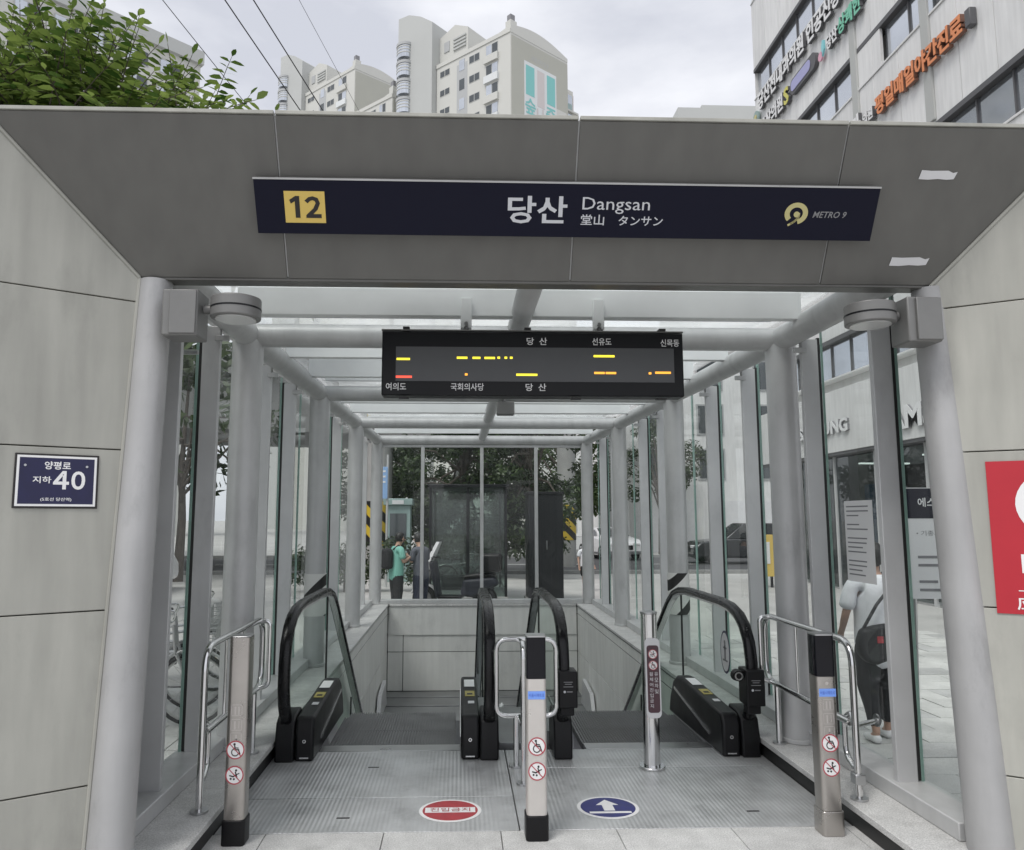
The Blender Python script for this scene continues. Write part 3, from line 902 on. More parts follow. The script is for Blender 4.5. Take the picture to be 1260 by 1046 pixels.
# loudspeaker behind the glass and a small box under the ridge
sp = thing('speaker', 'slim grey column speaker hung outside the first glass pane', 'speaker', (-1.83, 4.75, 2.2))
obj('body', B().box(-1.88, -1.79, 4.70, 4.79, 2.13, 2.52), 'lampbody', sp, 0.012)
obj('bracket', B().tube([(-1.835, 4.745, 2.52), (-1.835, 4.745, 2.60), (-1.72, 4.745, 2.62), (-1.62, 4.745, 2.62)], 0.016, 8), 'steel', sp)
cb = thing('sensor_box', 'small dark grey box under the ridge tube behind the hanging display', 'sensor', (XC, 7.96, 2.72))
obj('housing', B().box(XC - 0.02, XC + 0.16, 7.88, 8.0, 2.665, 2.80), 'lampbody', cb, 0.008)
obj('stem', B().cyl((XC + 0.06, 7.97, 2.80), (XC + 0.06, 8.06, 2.86), 0.02, None, 10), 'lampbody', cb)

# ------------------------------------------------------------------ escalators
def handrail_path():
    p = [(5.47, 0.20), (5.39, 0.27), (5.325, 0.38), (5.30, 0.50), (5.305, 0.64), (5.335, 0.76), (5.41, 0.86), (5.51, 0.925), (5.66, 0.965), (5.86, 0.98), (6.26, 0.98), (6.75, 0.98), (6.96, 0.965), (7.15, 0.92), (7.32, 0.83), (7.48, 0.72)]
    y, z = p[-1]
    for i in range(1, 12): p.append((y + i*0.45, z - i*0.45*math.tan(R(36))))
    return p
HP = handrail_path()
SEC = [(-0.040, -0.012), (-0.036, 0.016), (-0.022, 0.027), (0.022, 0.027), (0.036, 0.016), (0.040, -0.012), (0.028, -0.022), (-0.028, -0.022)]
def inset(path, d):
    out = []
    for i in range(len(path)):
        a, c = path[max(i-1, 0)], path[min(i+1, len(path)-1)]
        ty, tz = c[0]-a[0], c[1]-a[1]; L = math.hypot(ty, tz)
        out.append((path[i][0] + tz/L*d, path[i][1] - ty/L*d))
    return out
ES = 0.40
def slope(y): return 0.0 if y < 6.75 else -(y - 6.75) * math.tan(R(36))

def balustrade(t, x, inner, console=True, cw=0.125, nm='balustrade'):
    """x = centre of the handrail, inner = side (+1/-1) on which the steps run"""
    r = obj('handrail', B().sweep_yz(HP, x, SEC), 'rubber', t, smooth=60)
    gp = inset(HP, 0.028)
    obj('handrail_guide', B().sweep_yz(gp[3:], x, [(-0.026, -0.010), (-0.026, 0.008), (0.026, 0.008), (0.026, -0.010)]), 'chrome', r, smooth=50)
    # glass panel
    ip = inset(HP, 0.045)
    top = ip[3:]
    bot = [(p[0], slope(p[0]) + 0.10) for p in top]
    b = B(); M = frame((x, 0, 0), (0, 1, 0), (0, 0, 1))
    k = 0
    n = len(top)
    for i in range(n - 1):
        q = [top[i], top[i+1], bot[i+1], bot[i]]
        b.bm.faces.new([b.bm.verts.new((x - 0.006, a_, c_)) for a_, c_ in q])
        b.bm.faces.new([b.bm.verts.new((x + 0.006, a_, c_)) for a_, c_ in q[::-1]])
    bmesh.ops.remove_doubles(b.bm, verts=b.bm.verts, dist=1e-5)
    obj('glass_panel', b, 'glass_bal', t, smooth=0)
    for y in (6.95, 8.6, 10.2):
        zt = [p for p in top if p[0] > y][0]
        obj('panel_joint', B().box(x - 0.008, x + 0.008, y, y + 0.006, slope(y) + 0.1, zt[1]), 'gasket', t)
    # newel base with inlet
    prof = [(5.36, 0.0), (5.36, 0.14), (5.39, 0.25), (5.46, 0.29), (5.62, 0.30), (5.68, 0.18), (5.68, 0.0)]
    obj('newel_base', B().prism(M, prof, -0.062, 0.062), 'black', t, 0.012)
    # decks that follow the run
    ys = [5.69, 6.4, 6.75, 7.6, 8.6, 9.8, 11.0, 12.2]
    xa, xb = x - inner*0.075, x + inner*0.05
    b = B()
    for i in range(len(ys)-1):
        y0, y1 = ys[i], ys[i+1]; z0, z1 = slope(y0), slope(y1)
        lo, hi = min(xa, xb), max(xa, xb)
        b.hexa([(lo, y0, z0 - .15), (hi, y0, z0 - .15), (hi, y1, z1 - .15), (lo, y1, z1 - .15), (lo, y0, z0 + .10), (hi, y0, z0 + .10), (hi, y1, z1 + .10), (lo, y1, z1 + .10)])
    obj('deck', b, 'deck', t)
    b = B()
    xs0, xs1 = x + inner*0.052, x + inner*0.064
    for i in range(len(ys)-1):
        y0, y1 = ys[i], ys[i+1]; z0, z1 = slope(y0), slope(y1)
        lo, hi = min(xs0, xs1), max(xs0, xs1)
        b.hexa([(lo, y0, z0 - .2), (hi, y0, z0 - .2), (hi, y1, z1 - .2), (lo, y1, z1 - .2), (lo, y0, z0 + .115), (hi, y0, z0 + .115), (hi, y1, z1 + .115), (lo, y1, z1 + .115)])
    obj('skirt', b, 'steel', t)
    if console:
        x0, x1 = sorted((x + inner*0.066, x + inner*(0.066 + cw)))
        M2 = frame((x0, 0, 0), (0, 1, 0), (0, 0, 1))
        pr = [(5.38, 0.0), (5.38, 0.22), (5.42, 0.28), (6.35, 0.33), (6.49, 0.32), (6.60, 0.26), (6.70, 0.12), (6.75, -0.02)]
        cs = obj('inlet_cover', B().prism(M2, pr, 0, x1 - x0), 'black', t, 0.02, seg=3)
        # bright trim on the step side, warning labels on the sloping top
        xt = x1 if inner > 0 else x0
        obj('trim_strip', B().hexa([(min(xt, xt + inner*.006), 5.66, 0.075), (max(xt, xt + inner*.006), 5.66, 0.075), (max(xt, xt + inner*.006), 6.55, 0.20), (min(xt, xt + inner*.006), 6.55, 0.20), (min(xt, xt + inner*.006), 5.66, 0.095), (max(xt, xt + inner*.006), 5.66, 0.095), (max(xt, xt + inner*.006), 6.55, 0.225), (min(xt, xt + inner*.006), 6.55, 0.225)]), 'chrome', cs)
        CM = frame((x0, 5.42, 0.2805), (1, 0, 0), (0, 0.93, 0.05))
        w = x1 - x0
        obj('label_white', B().fbox(CM, 0.025, w - 0.022, 0.70, 0.90, 0.002, 0.0035), 'white', cs)
        obj('label_yellow', B().fbox(CM, 0.03, w - 0.025, 0.44, 0.58, 0.002, 0.0035), 'labelyellow', cs)
        obj('label_print', B().fbox(CM, 0.045, w - 0.04, 0.475, 0.515, 0.0042, 0.005), 'ink', cs)
        obj('label_small', B().fbox(CM, 0.05, w - 0.03, 0.26, 0.32, 0.002, 0.0035), 'white_soft', cs)
        FMc = frame(((x0 + x1)/2, 5.38, 0), (1, 0, 0), (0, 0, 1))
        obj('key_switch', B().ring(FMc, 0.0, 0.13, 0.006, 0.012, 0.001, 14), 'chrome', cs)
        obj('maker_strip', B().fbox(FMc, -0.03, 0.03, 0.02, 0.028, 0.001, 0.002), 'chrome', cs)

# one tread, shared: grooved top
def tread_mesh(w):
    b = B(); n = 44
    pts = []
    for i in range(n):
        a = -w/2 + w*i/n; p = w/n
        pts += [(a, 0.0), (a + p*0.5, 0.0), (a + p*0.5, -0.010), (a + p, -0.010)]
    pts += [(w/2, -0.05), (-w/2, -0.05)]
    M = Matrix(((1, 0, 0, 0), (0, 0, 1, 0), (0, 1, 0, 0), (0, 0, 0, 1)))
    b.prism(M, pts, 0.0, 0.40)
    b.box(-w/2, w/2, 0.0, 0.012, -0.26, -0.0501)
    me = mesh_of('step', b, 0)
    me.materials.append(MATS['step'])
    return me
TW = 0.90
TM = tread_mesh(TW)
def escalator(name, label, xl, xr, lcon, rcon, grp):
    t = thing(name, label, 'escalator', ((xl + xr)/2, 5.7, 0), grp)
    balustrade(t, xl, 1, lcon); balustrade(t, xr, -1, rcon)
    xc = (xl + xr)/2
    # two flat steps, then the descent
    for i in range(14):
        y = 5.745 + i*0.404
        z = 0.0 if i < 2 else (-0.06 if i == 2 else -0.06 - 0.235 - (i - 3)*0.292)
        o = bpy.data.objects.new('step', TM)
        COL.objects.link(o); o.parent = t
        o.location = V((xc, y, z - 0.005)) - t.location
    obj('comb_plate', B().box(xl + 0.19, xr - 0.19, 5.605, 5.74, -0.03, 0.002), 'steel', t, 0.002)
    return t
ESC_L = escalator('escalator', 'left-hand escalator going down, no entry mark on the floor before it', -1.155, 0.205, True, True, 'escalators')
ESC_R = escalator('escalator', 'right-hand escalator going down, blue arrow on the floor before it', 0.70, 1.975, False, True, 'escalators')
# truss sides and the middle deck between the two
md = struct('middle_deck', B().box(0.285, 0.62, 5.70, 6.75, -0.4, 0.02), 'deck', 0.004)
b = B()
for y0, y1 in ((6.752, 8), (8, 10), (10, 12)):
    z0, z1 = slope(y0), slope(y1)
    b.hexa([(0.285, y0, z0 - .3), (0.62, y0, z0 - .3), (0.62, y1, z1 - .3), (0.285, y1, z1 - .3), (0.285, y0, z0 + .018), (0.62, y0, z0 + .018), (0.62, y1, z1 + .018), (0.285, y1, z1 + .018)])
obj('sloping_deck', b, 'deck', md)
for xa, xb, nm in ((IL + 0.008, -1.232, 'a'), (2.052, IR - 0.008, 'b')):
    b = B()
    for y0, y1 in ((5.70, 6.75), (6.75, 8), (8, 10), (10, 12)):
        z0, z1 = slope(y0), slope(y1)
        b.hexa([(xa, y0, z0 - .3), (xb, y0, z0 - .3), (xb, y1, z1 - .3), (xa, y1, z1 - .3), (xa, y0, z0 + .06), (xb, y0, z0 + .06), (xb, y1, z1 + .06), (xa, y1, z1 + .06)])
    obj('side_deck', b, 'deck', md)
# landing plates: two per escalator plus the strip beside them
lf = struct('landing_floor', B().box(IL + 0.002, IR - 0.002, 4.21, 5.60, -0.30, -0.03), 'joint')
for xa, xb in ((IL + 0.004, 0.315), (0.321, IR - 0.004)):
    for ya, yb in ((4.206, 4.70), (4.706, 5.60)) if xa < 0 else ((4.206, 5.20), (5.206, 5.60)):
        obj('landing_plate', B().box(xa, xb, ya, yb, -0.028, 0.0), 'landing', lf, 0.002)
for x, y in ((-0.62, 4.40), (1.62, 4.42), (-0.55, 5.25)):
    obj('lifting_slot', B().box(x - 0.035, x + 0.035, y - 0.008, y + 0.008, 0.0005, 0.0015), 'gasket', lf)

# ------------------------------------------------------------------ floor marks
RM = frame((-0.046, 4.485, 0.0), (1, 0, 0), (0, 1, 0))
fm = thing('floor_mark', 'red and white no-entry oval stuck on the steel plate before the escalator', 'floor sticker', (-0.046, 4.485, 0))
obj('border', B().disc(RM, 0, 0, 0.172, 0.001, 40, 0.165, 0.0012), 'white', fm)
obj('field', B().disc(RM, 0, 0, 0.152, 0.0027, 40, 0.145, 0.0010), 'signred', fm)
obj('bar', B().fbox(RM, -0.138, 0.138, -0.036, 0.036, 0.0042, 0.0052), 'white', fm)
text('진입금지', RM, 0, 0, 0.22, 0.052, 0.0068, 'signred', fm, bold=0.0)
BM = frame((0.832, 4.50, 0.0), (1, 0, 0), (0, 1, 0))
fm = thing('floor_mark', 'blue oval with white arrow stuck on the steel plate beside the middle bollard', 'floor sticker', (0.832, 4.50, 0))
obj('border', B().disc(BM, 0, 0, 0.172, 0.001, 40, 0.165, 0.0012), 'white', fm)
obj('field', B().disc(BM, 0, 0, 0.152, 0.0027, 40, 0.145, 0.0010), 'signblue', fm)
ar = B(); ar.prism(BM, [(-0.03, -0.055), (0.03, -0.055), (0.03, 0.03), (0.062, 0.03), (0, 0.108), (-0.062, 0.03), (-0.03, 0.03)], 0.0042, 0.0052)
obj('arrow', ar, 'white', fm, smooth=0)
obj('bar', B().fbox(BM, -0.115, 0.115, -0.092, -0.068, 0.0042, 0.0052), 'white', fm)

# ------------------------------------------------------------------ pictograms, bollards
def picto(t, M, a, b_, r, kind, c=0.001):
    d = obj('pictogram', B().disc(M, a, b_, r, c, 32, thick=0.0008), 'white', t)
    obj('ring', B().ring(M, a, b_, r*0.87, r, c + 0.0006, 32), 'redring', d)
    g = B()
    q = lambda pts: [(a + p[0]*r, b_ + p[1]*r) for p in pts]
    if kind == 'wheelchair':
        g.disc(M, a - 0.12*r, b_ + 0.60*r, 0.13*r, c + 0.0014, 12, thick=0.0006)
        g.stroke(M, q([(-0.08, 0.40), (-0.04, 0.02), (0.34, 0.02), (0.50, -0.42)]), 0.13*r, c + 0.0014, 0.0006)
        g.stroke(M, q([(-0.06, 0.22), (0.28, 0.20)]), 0.10*r, c + 0.0014, 0.0006)
        g.ring(M, a - 0.02*r, b_ - 0.24*r, 0.33*r, 0.44*r, c + 0.0008, 20, t0=110, t1=335)
    else:
        g.stroke(M, q([(-0.50, -0.05), (-0.15, -0.15), (0.18, 0.02), (0.10, 0.30)]), 0.13*r, c + 0.0014, 0.0006)
        g.disc(M, a + 0.16*r, b_ + 0.50*r, 0.12*r, c + 0.0014, 12, thick=0.0006)
        g.stroke(M, q([(0.18, 0.05), (0.48, 0.18)]), 0.10*r, c + 0.0014, 0.0006)
        g.stroke(M, q([(0.20, 0.0), (0.30, -0.32), (0.42, -0.45)]), 0.10*r, c + 0.0014, 0.0006)
        g.disc(M, a - 0.40*r, b_ - 0.38*r, 0.11*r, c + 0.0014, 12, thick=0.0006)
        g.disc(M, a - 0.05*r, b_ - 0.42*r, 0.11*r, c + 0.0014, 12, thick=0.0006)
    obj('symbol', g, 'ink', d, smooth=0)
    g = B(); g.stroke(M, q([(-0.60, 0.62), (0.60, -0.62)]), 0.09*r, c + 0.0023, 0.0005)
    obj('slash', g, 'redring', d, smooth=0)

def rrect(w, d, r, n=4):
    out = []
    for cx, cy, a0 in ((w/2 - r, d/2 - r, 0), (-w/2 + r, d/2 - r, 90), (-w/2 + r, -d/2 + r, 180), (w/2 - r, -d/2 + r, 270)):
        for i in range(n + 1):
            t = R(a0 + 90*i/n); out.append((cx + r*math.cos(t), cy + r*math.sin(t)))
    return out
def bollard(x, y, label, m, cap, base, extras, h=1.0):
    t = thing('bollard', label, 'bollard', (x, y, 0), 'bollards across the escalator mouth')
    Z = Matrix.Translation((x, y, 0))
    top = h - (0.215 if cap else 0.0)
    obj('post', B().prism(Z, rrect(0.104, 0.105, 0.022), 0.121, top - 0.001), m, t, smooth=40)
    obj('base', B().prism(Z, rrect(0.116, 0.118, 0.020), 0.0, 0.12), 'black' if base else m, t, 0.004, smooth=40)
    if cap:
        obj('cap', B().prism(Z, rrect(0.100, 0.100, 0.012), top, h - 0.008), 'blackgloss', t, smooth=40)
        obj('lid', B().prism(Z, rrect(0.104, 0.105, 0.014), h - 0.0075, h), 'steel', t, smooth=40)
    else:
        obj('lid', B().prism(Z, rrect(0.104, 0.105, 0.02), top, h + 0.006), 'steel', t, 0.003, smooth=40)
    M = frame((x, y - 0.0525, 0), (1, 0, 0), (0, 0, 1))
    picto(t, M, 0, 0.455, 0.045, 'wheelchair'); picto(t, M, 0, 0.335, 0.045, 'stroller')
    if extras == 'full' or extras == 'blue':
        lab = obj('blue_label', B().fbox(M, -0.044, 0.044, 0.685, 0.725, 0.001, 0.0018), 'bluelabel', t)
        text('서울시메트로', M, 0, 0.705, 0.080, 0.018, 0.0025, 'bluetext', lab)
    if extras == 'full':
        obj('button', B().disc(M, -0.002, 0.752, 0.009, 0.001, 14), 'pictogrey', t)
    if extras in ('full', 'faint'):
        mm = 'pictogrey'
        for k, zc in enumerate((0.645, 0.575, 0.510)):
            fr = B()
            s_ = 0.026
            fr.stroke(M, [(-s_, zc - s_), (s_, zc - s_), (s_, zc + s_), (-s_, zc + s_), (-s_, zc - s_)], 0.003, 0.0008, 0.0006)
            fr.disc(M, -0.008 if k < 2 else 0.0, zc + 0.013, 0.005, 0.0008, 10, thick=0.0006)
            fr.stroke(M, [(-0.008 if k < 2 else 0, zc + 0.004), (-0.008 if k < 2 else 0, zc - 0.018)], 0.008, 0.0008, 0.0006)
            if k == 0:
                fr.disc(M, 0.010, zc + 0.013, 0.005, 0.0008, 10, thick=0.0006)
                fr.stroke(M, [(0.010, zc + 0.004), (0.010, zc - 0.018)], 0.008, 0.0008, 0.0006)
            elif k == 1: fr.stroke(M, [(0.012, zc - 0.016), (0.012, zc + 0.016)], 0.004, 0.0008, 0.0006)
            else: fr.stroke(M, [(0.0, zc - 0.004), (0.012, zc - 0.018)], 0.005, 0.0008, 0.0006)
            obj('engraved_sign', fr, mm, t, smooth=0)
    return t
bollard(-1.112, 4.11, 'brown bollard without black cap beside the curved steel handrail', 'bronze', False, True, 'faint')
bollard(0.395, 4.115, 'bollard with painted-in pale glare and black cap standing between the two floor stickers', 'metal_glare', True, True, 'blue')
bollard(1.905, 4.12, 'brown bollard with black cap and engraved signs next to the granite ledge', 'bronze', True, False, 'full')

# ------------------------------------------------------------------ handrails in bent tube
def fillet(pts, r, n=6, closed=False):
    out = []
    P = [V(p) for p in pts]; N = len(P)
    for i in range(N):
        if not closed and i in (0, N-1): out.append(P[i]); continue
        a, b_, c = P[i-1], P[i], P[(i+1) % N]
        d0, d1 = (a - b_).normalized(), (c - b_).normalized()
        rr = min(r, (a-b_).length*0.49, (c-b_).length*0.49)
        s0, s1 = b_ + d0*rr, b_ + d1*rr
        for k in range(n+1):
            t = k/n; out.append(s0*(1-t)**2 + b_*2*t*(1-t) + s1*t*t)
    return out
def siderail(x, y0, y1, s, label, arm):
    t = thing('guard_rail', label, 'handrail', (x, (y0+y1)/2, LZ), 'bent steel rails at the escalator mouth')
    pts = [(x, y0, LZ), (x, y0, 0.935), (x, y1 + 0.08, 0.935), (x, y1 + 0.08, 0.50), (x, y0 + 0.06, 0.50)]
    obj('main_tube', B().tube(fillet(pts, 0.13), 0.019, 12), 'chrome', t, smooth=60)
    x2 = x - s*0.07
    pts = [(x, y1 - 0.02, 0.93), (x2, y1 - 0.02, 0.93), (x2, y1 - 0.02, 0.52), (x, y1 - 0.02, 0.50)]
    obj('end_loop', B().tube(fillet(pts, 0.09), 0.016, 12), 'chrome', t, smooth=60)
    for k in (0.33, 0.62): obj('baluster', B().cyl((x, y0 + (y1-y0)*k, 0.515), (x, y0 + (y1-y0)*k, 0.925), 0.008, None, 10), 'chrome', t)
    obj('post', B().cyl((x, y1 - 0.10, LZ), (x, y1 - 0.10, 0.49), 0.019, None, 14), 'chrome', t)
    for y in (y0, y1 - 0.10): obj('flange', B().cyl((x, y, LZ + 0.0005), (x, y, LZ + 0.012), 0.045, None, 20), 'steel', t)
    pts = [(x, y0 + 0.02, 0.50), (x + s*0.02, y0 + 0.07, 0.55), (x + s*0.02, y0 + 0.16, 0.50), (x + s*0.02, y0 + 0.16, 0.30), (x, y0 + 0.03, 0.27)]
    obj('lower_loop', B().tube(fillet(pts, 0.06), 0.016, 12), 'chrome', t, smooth=60)
    if arm:
        a = obj('wall_arm', B().cyl((x + 0.018, y0 + 0.05, 0.48), (XR + 0.061, y0 + 0.17, 0.48), 0.014, None, 12), 'chrome', t)
        obj('flange', B().cyl((XR + 0.051, y0 + 0.17, 0.48), (XR + 0.061, y0 + 0.17, 0.48), 0.035, None, 18), 'steel', a)
        obj('clamp', B().box(x - 0.03, x + 0.03, y0 - 0.03, y0 + 0.03, 0.20, 0.255), 'steel', t, 0.006)
    return t
siderail(-1.315, 4.17, 5.27, -1, 'bent steel handrail on the ledge behind the brown capless bollard', False)
siderail(2.125, 4.23, 5.36, 1, 'bent steel handrail with a short wall arm on the ledge near the glass', True)
t = thing('guard_rail', 'bent steel guard rail standing between the two escalators', 'handrail', (0.40, 5.22, 0), 'bent steel rails at the escalator mouth')
obj('cross_loop', B().tube(fillet([(0.245, 5.24, 0.315), (0.245, 5.24, 0.805), (0.64, 5.24, 0.805), (0.64, 5.24, 0.315)], 0.075, closed=True), 0.0165, 12, True), 'chrome', t, smooth=60)
obj('front_loop', B().tube(fillet([(0.395, 5.22, 0.80), (0.395, 4.90, 0.83), (0.395, 4.90, 0.33), (0.395, 5.22, 0.315)], 0.10), 0.0165, 12), 'chrome', t, smooth=60)
obj('post', B().cyl((0.375, 5.24, 0.0), (0.375, 5.24, 0.315), 0.019, None, 14), 'chrome', t)
obj('flange', B().cyl((0.375, 5.24, 0.0005), (0.375, 5.24, 0.012), 0.05, None, 20), 'steel', t)
obj('front_post', B().cyl((0.395, 4.90, 0.0), (0.395, 4.90, 0.42), 0.0165, None, 14), 'chrome', t)
obj('flange', B().cyl((0.395, 4.90, 0.0005), (0.395, 4.90, 0.012), 0.045, None, 20), 'steel', t)

# polished post with its inclined notice
t = thing('notice_post', 'polished steel post with narrow dark notice before the right-hand escalator', 'post', (1.25, 5.18, 0))
obj('post', B().cyl((1.25, 5.18, 0), (1.25, 5.18, 0.975), 0.053, None, 28), 'chrome', t)
obj('top_cap', B().cyl((1.25, 5.18, 0.976), (1.25, 5.18, 0.99), 0.056, None, 28), 'steel', t, 0.003)
obj('flange', B().cyl((1.25, 5.18, 0.0005), (1.25, 5.18, 0.018), 0.085, None, 28), 'chrome', t, 0.004)
NM = frame((1.255, 5.123, 0.575), (1, 0, 0), (0, 0.03, 1))
b = B(); b.prism(NM, [(p[0], p[1]) for p in rrect(0.098, 0.50, 0.03)], 0.0, 0.012)
pl = obj('notice_plate', b, 'white_soft', t, 0.003)
b = B(); b.prism(NM, [(p[0], p[1] - 0.005) for p in rrect(0.078, 0.42, 0.018)], 0.0125, 0.0145)
obj('notice_field', b, 'burgundy', pl)
NM2 = NM @ Matrix.Translation((0, 0, 0.0145))
picto(t, NM2, 0, 0.150, 0.030, 'stroller'); picto(t, NM2, 0, 0.080, 0.030, 'wheelchair')
for k, ch in enumerate('유모차및'): text(ch, NM2, 0.019, 0.025 - k*0.036, 0.024, 0.026, 0.001, 'white_soft', pl)
for k, ch in enumerate('휠체어진입금지'): text(ch, NM2, -0.014, 0.025 - k*0.033, 0.022, 0.024, 0.001, 'white_soft', pl)

# black boxes strapped to two handrails
def sanitizer(x, s, label):
    t = thing('handrail_box', label, 'box', (x, 5.25, 0.39), 'black boxes on the handrails')
    obj('housing', B().box(x - 0.062, x + 0.062, 5.24, 5.40, 0.36, 0.595), 'black', t, 0.008)
    obj('strap', B().box(x - 0.05, x + 0.045, 5.28, 5.36, 0.30, 0.3595), 'black', t, 0.01)
    M = frame((x, 5.24, 0.46), (1, 0, 0), (0, 0, 1))
    for z, w in ((0.065, 0.06), (0.052, 0.045), (0.035, 0.065)): obj('print', B().fbox(M, -w/2, w/2, z, z + 0.004, 0.0005, 0.0012), 'lettersilver', t)
    obj('maker_dot', B().disc(M, -0.024, 0.005, 0.008, 0.0005, 14), 'lettergrey', t)
    obj('maker_print', B().fbox(M, -0.010, 0.028, 0.002, 0.008, 0.0005, 0.0012), 'lettersilver', t)
    return t
sanitizer(0.72, 1, 'black box on the handrail beside the middle bollard')
t = sanitizer(1.975, 1, 'black box with round sensor on the handrail near the ledge')
obj('sensor', B().cyl((1.875, 5.28, 0.55), (1.875, 5.33, 0.55), 0.035, 0.04, 20), 'black', t)
EM = frame((1.875, 5.28, 0.55), (1, 0, 0), (0, 0, 1))
obj('sensor_ring', B().ring(EM, 0, 0, 0.018, 0.028, 0.001, 20), 'chrome', t)
# oval notice on the escalator glass
OM = frame((1.967, 5.80, 0.62), (0, -1, 0), (0, 0, 1))
t = thing('glass_sticker', 'upright oval sticker with blue rim on the escalator side glass', 'sticker', (1.967, 5.80, 0.62))
obj('rim', B().disc(OM, 0, 0, 0.105, 0.001, 36, 0.155, 0.001), 'plateblue', t)
obj('face', B().disc(OM, 0, 0, 0.088, 0.0025, 36, 0.138, 0.001), 'white_soft', t)
g = B(); g.disc(OM, 0, 0.07, 0.016, 0.004, 14); g.stroke(OM, [(0, 0.04), (0, -0.04)], 0.03, 0.004); g.stroke(OM, [(-0.03, 0.03), (0.03, 0.03)], 0.012, 0.004); g.stroke(OM, [(0.045, -0.06), (-0.045, -0.06)], 0.012, 0.004)
obj('figure', g, 'inkgrey', t, smooth=0)

# ------------------------------------------------------------------ right-hand clinic building
BX, BY = 10.3, 25.2
bd = thing('clinic_building', 'tall pale panelled building with ribbon windows and wall signs beyond the glass', 'building', (BX, 16, GZ))
WF = frame((BX, 0, 0), (0, -1, 0), (0, 0, 1))      # a = -y, b = z, c = towards the street
heads = [20.8, 17.2, 13.65, 10.05, 6.45]
SILL = 1.05
obj('core_wall', B().box(BX + 0.30, BX + 14, 4.0, BY - 0.02, 5.0, 26), 'facade', bd)
obj('end_wall', B().box(BX + 0.03, BX + 14, BY - 0.019, BY, GZ, 26), 'facade', bd)
PW = 1.06
def panels(y0, y1, z0, z1):
    y = y1
    while y > y0 + 0.05:
        ya = max(y - PW, y0)
        obj('facade_panel', B().box(BX, BX + 0.08, ya + 0.008, y - 0.008, z0 + 0.006, z1 - 0.006), 'facade', bd, 0.004)
        y -= PW
for k, h in enumerate(heads):
    top = heads[k-1] - SILL if k else 26.0
    panels(6.0, BY, h + 0.10, top)
    obj('window_head', B().box(BX - 0.01, BX + 0.29, 6.0, BY, h - 0.02, h + 0.098), 'facade_dk', bd)
    obj('window_sill', B().box(BX - 0.03, BX + 0.29, 6.0, BY, h - SILL - 0.0, h - SILL + 0.05), 'facade', bd, 0.005)
    runs = {0: [(6, BY)], 1: [(6, BY)], 2: [(6, 17.4), (18.85, BY)], 3: [(6, 15.4), (19.5, BY)], 4: [(6, BY)]}[k]
    for ya, yb in runs:
        n = max(1, round((yb - ya) / 1.05)); w = (yb - ya)/n
        for i in range(n):
            wdw = obj('window', B().box(BX + 0.14, BX + 0.17, ya + i*w + 0.02, ya + (i+1)*w - 0.02, h - SILL + 0.06, h - 0.03), 'window_sky', bd)
            obj('window_frame', B().box(BX + 0.10, BX + 0.18, ya + i*w - 0.02, ya + i*w + 0.018, h - SILL + 0.051, h - 0.021), 'facade_dk', wdw)
    if k == 2: panels(17.4, 18.85, h - SILL + 0.05, h - 0.02)
    if k == 3: panels(15.4, 19.5, h - SILL + 0.05, h - 0.02)
for y, z0, z1 in ((18.6, 10.2, 17.0), (15.6, 10.2, 17.0)):
    obj('pilaster', B().box(BX - 0.06, BX - 0.001, y - 0.14, y + 0.14, z0, z1), 'apt_grey', bd, 0.01)
# shop front on the ground floor
obj('shop_band', B().box(BX - 0.30, BX + 0.29, 6.0, BY, 3.35, 5.0), 'facade', bd, 0.01)
obj('shop_soffit', B().box(BX - 0.28, BX + 0.28, 6.0, BY, 3.27, 3.348), 'facade_dk', bd)
obj('shop_backwall', B().box(BX + 4, BX + 4.2, 6, BY - .1, GZ, 3.3), 'facade_dk', bd)
obj('shop_floor', B().box(BX, BX + 4, 6, BY - .1, GZ - .05, GZ + 0.05), 'granite_dk', bd)
for i in range(9):
    y = 6.1 + i*2.1
    p = obj('shop_pane', B().box(BX - 0.02, BX + 0.0, y + 0.05, y + 2.05, GZ + 0.12, 3.26), 'glass_shop', bd)
    obj('shop_post', B().box(BX - 0.06, BX + 0.06, y - 0.05, y + 0.045, GZ, 3.265), 'steelpaint_dk', bd)
for i in range(5):
    l = obj('shop_light', B().box(BX + 0.8, BX + 2.2, 9 + i*3, 9.12 + i*3, 3.1, 3.14), 'interior_light', bd)
for y0, y1, z0, z1, m in ((19.6, 20.3, 0.2, 2.5, 'sign_skyblue'), (17.2, 18.6, GZ + .06, 2.3, 'facade'), (15.0, 15.8, 0.2, 2.6, 'labelyellow')):
    obj('shop_display', B().box(BX + 0.5, BX + 0.6, y0, y1, z0, z1), m, bd)

def letters(body, name, label, y_far, y_near, z, h, m, cat='sign', depth=0.10, grp='clinic wall signs', bold=0.03, back='channel', c0=0.14):
    """raised letters on the facade; reads from far to near"""
    t = thing(name, label, cat, (BX, (y_far + y_near)/2, z), grp)
    a = -(y_far + y_near)/2; w = abs(y_far - y_near)
    text(body, WF, a, z, w, h, c0, m, t, depth=0.012, bold=bold)
    text(body, WF, a, z, w, h, c0 - depth, back, t, name='letter_side', depth=depth - 0.001, bold=bold - 0.005)
    obj('rail', B().fbox(WF, a - w/2 - 0.05, a + w/2 + 0.05, z - 0.06, z + 0.02, 0.0025, 0.035), 'facade_dk', t)
    return t
letters('평일매일야간진료', 'wall_sign', 'long row of orange raised letters on the pale clinic facade', 17.55, 14.25, 11.62, 0.50, 'orange', grp=None)
t = letters('의원', 'wall_sign', 'two small white raised letters just before the orange row', 18.15, 17.68, 11.60, 0.30, 'white', grp=None, back='facade_dk')
t = letters('과', 'wall_sign', 'single large white letter on dark block by the orange row', 18.8, 18.25, 11.62, 0.62, 'white', grp=None, back='facade_dk')
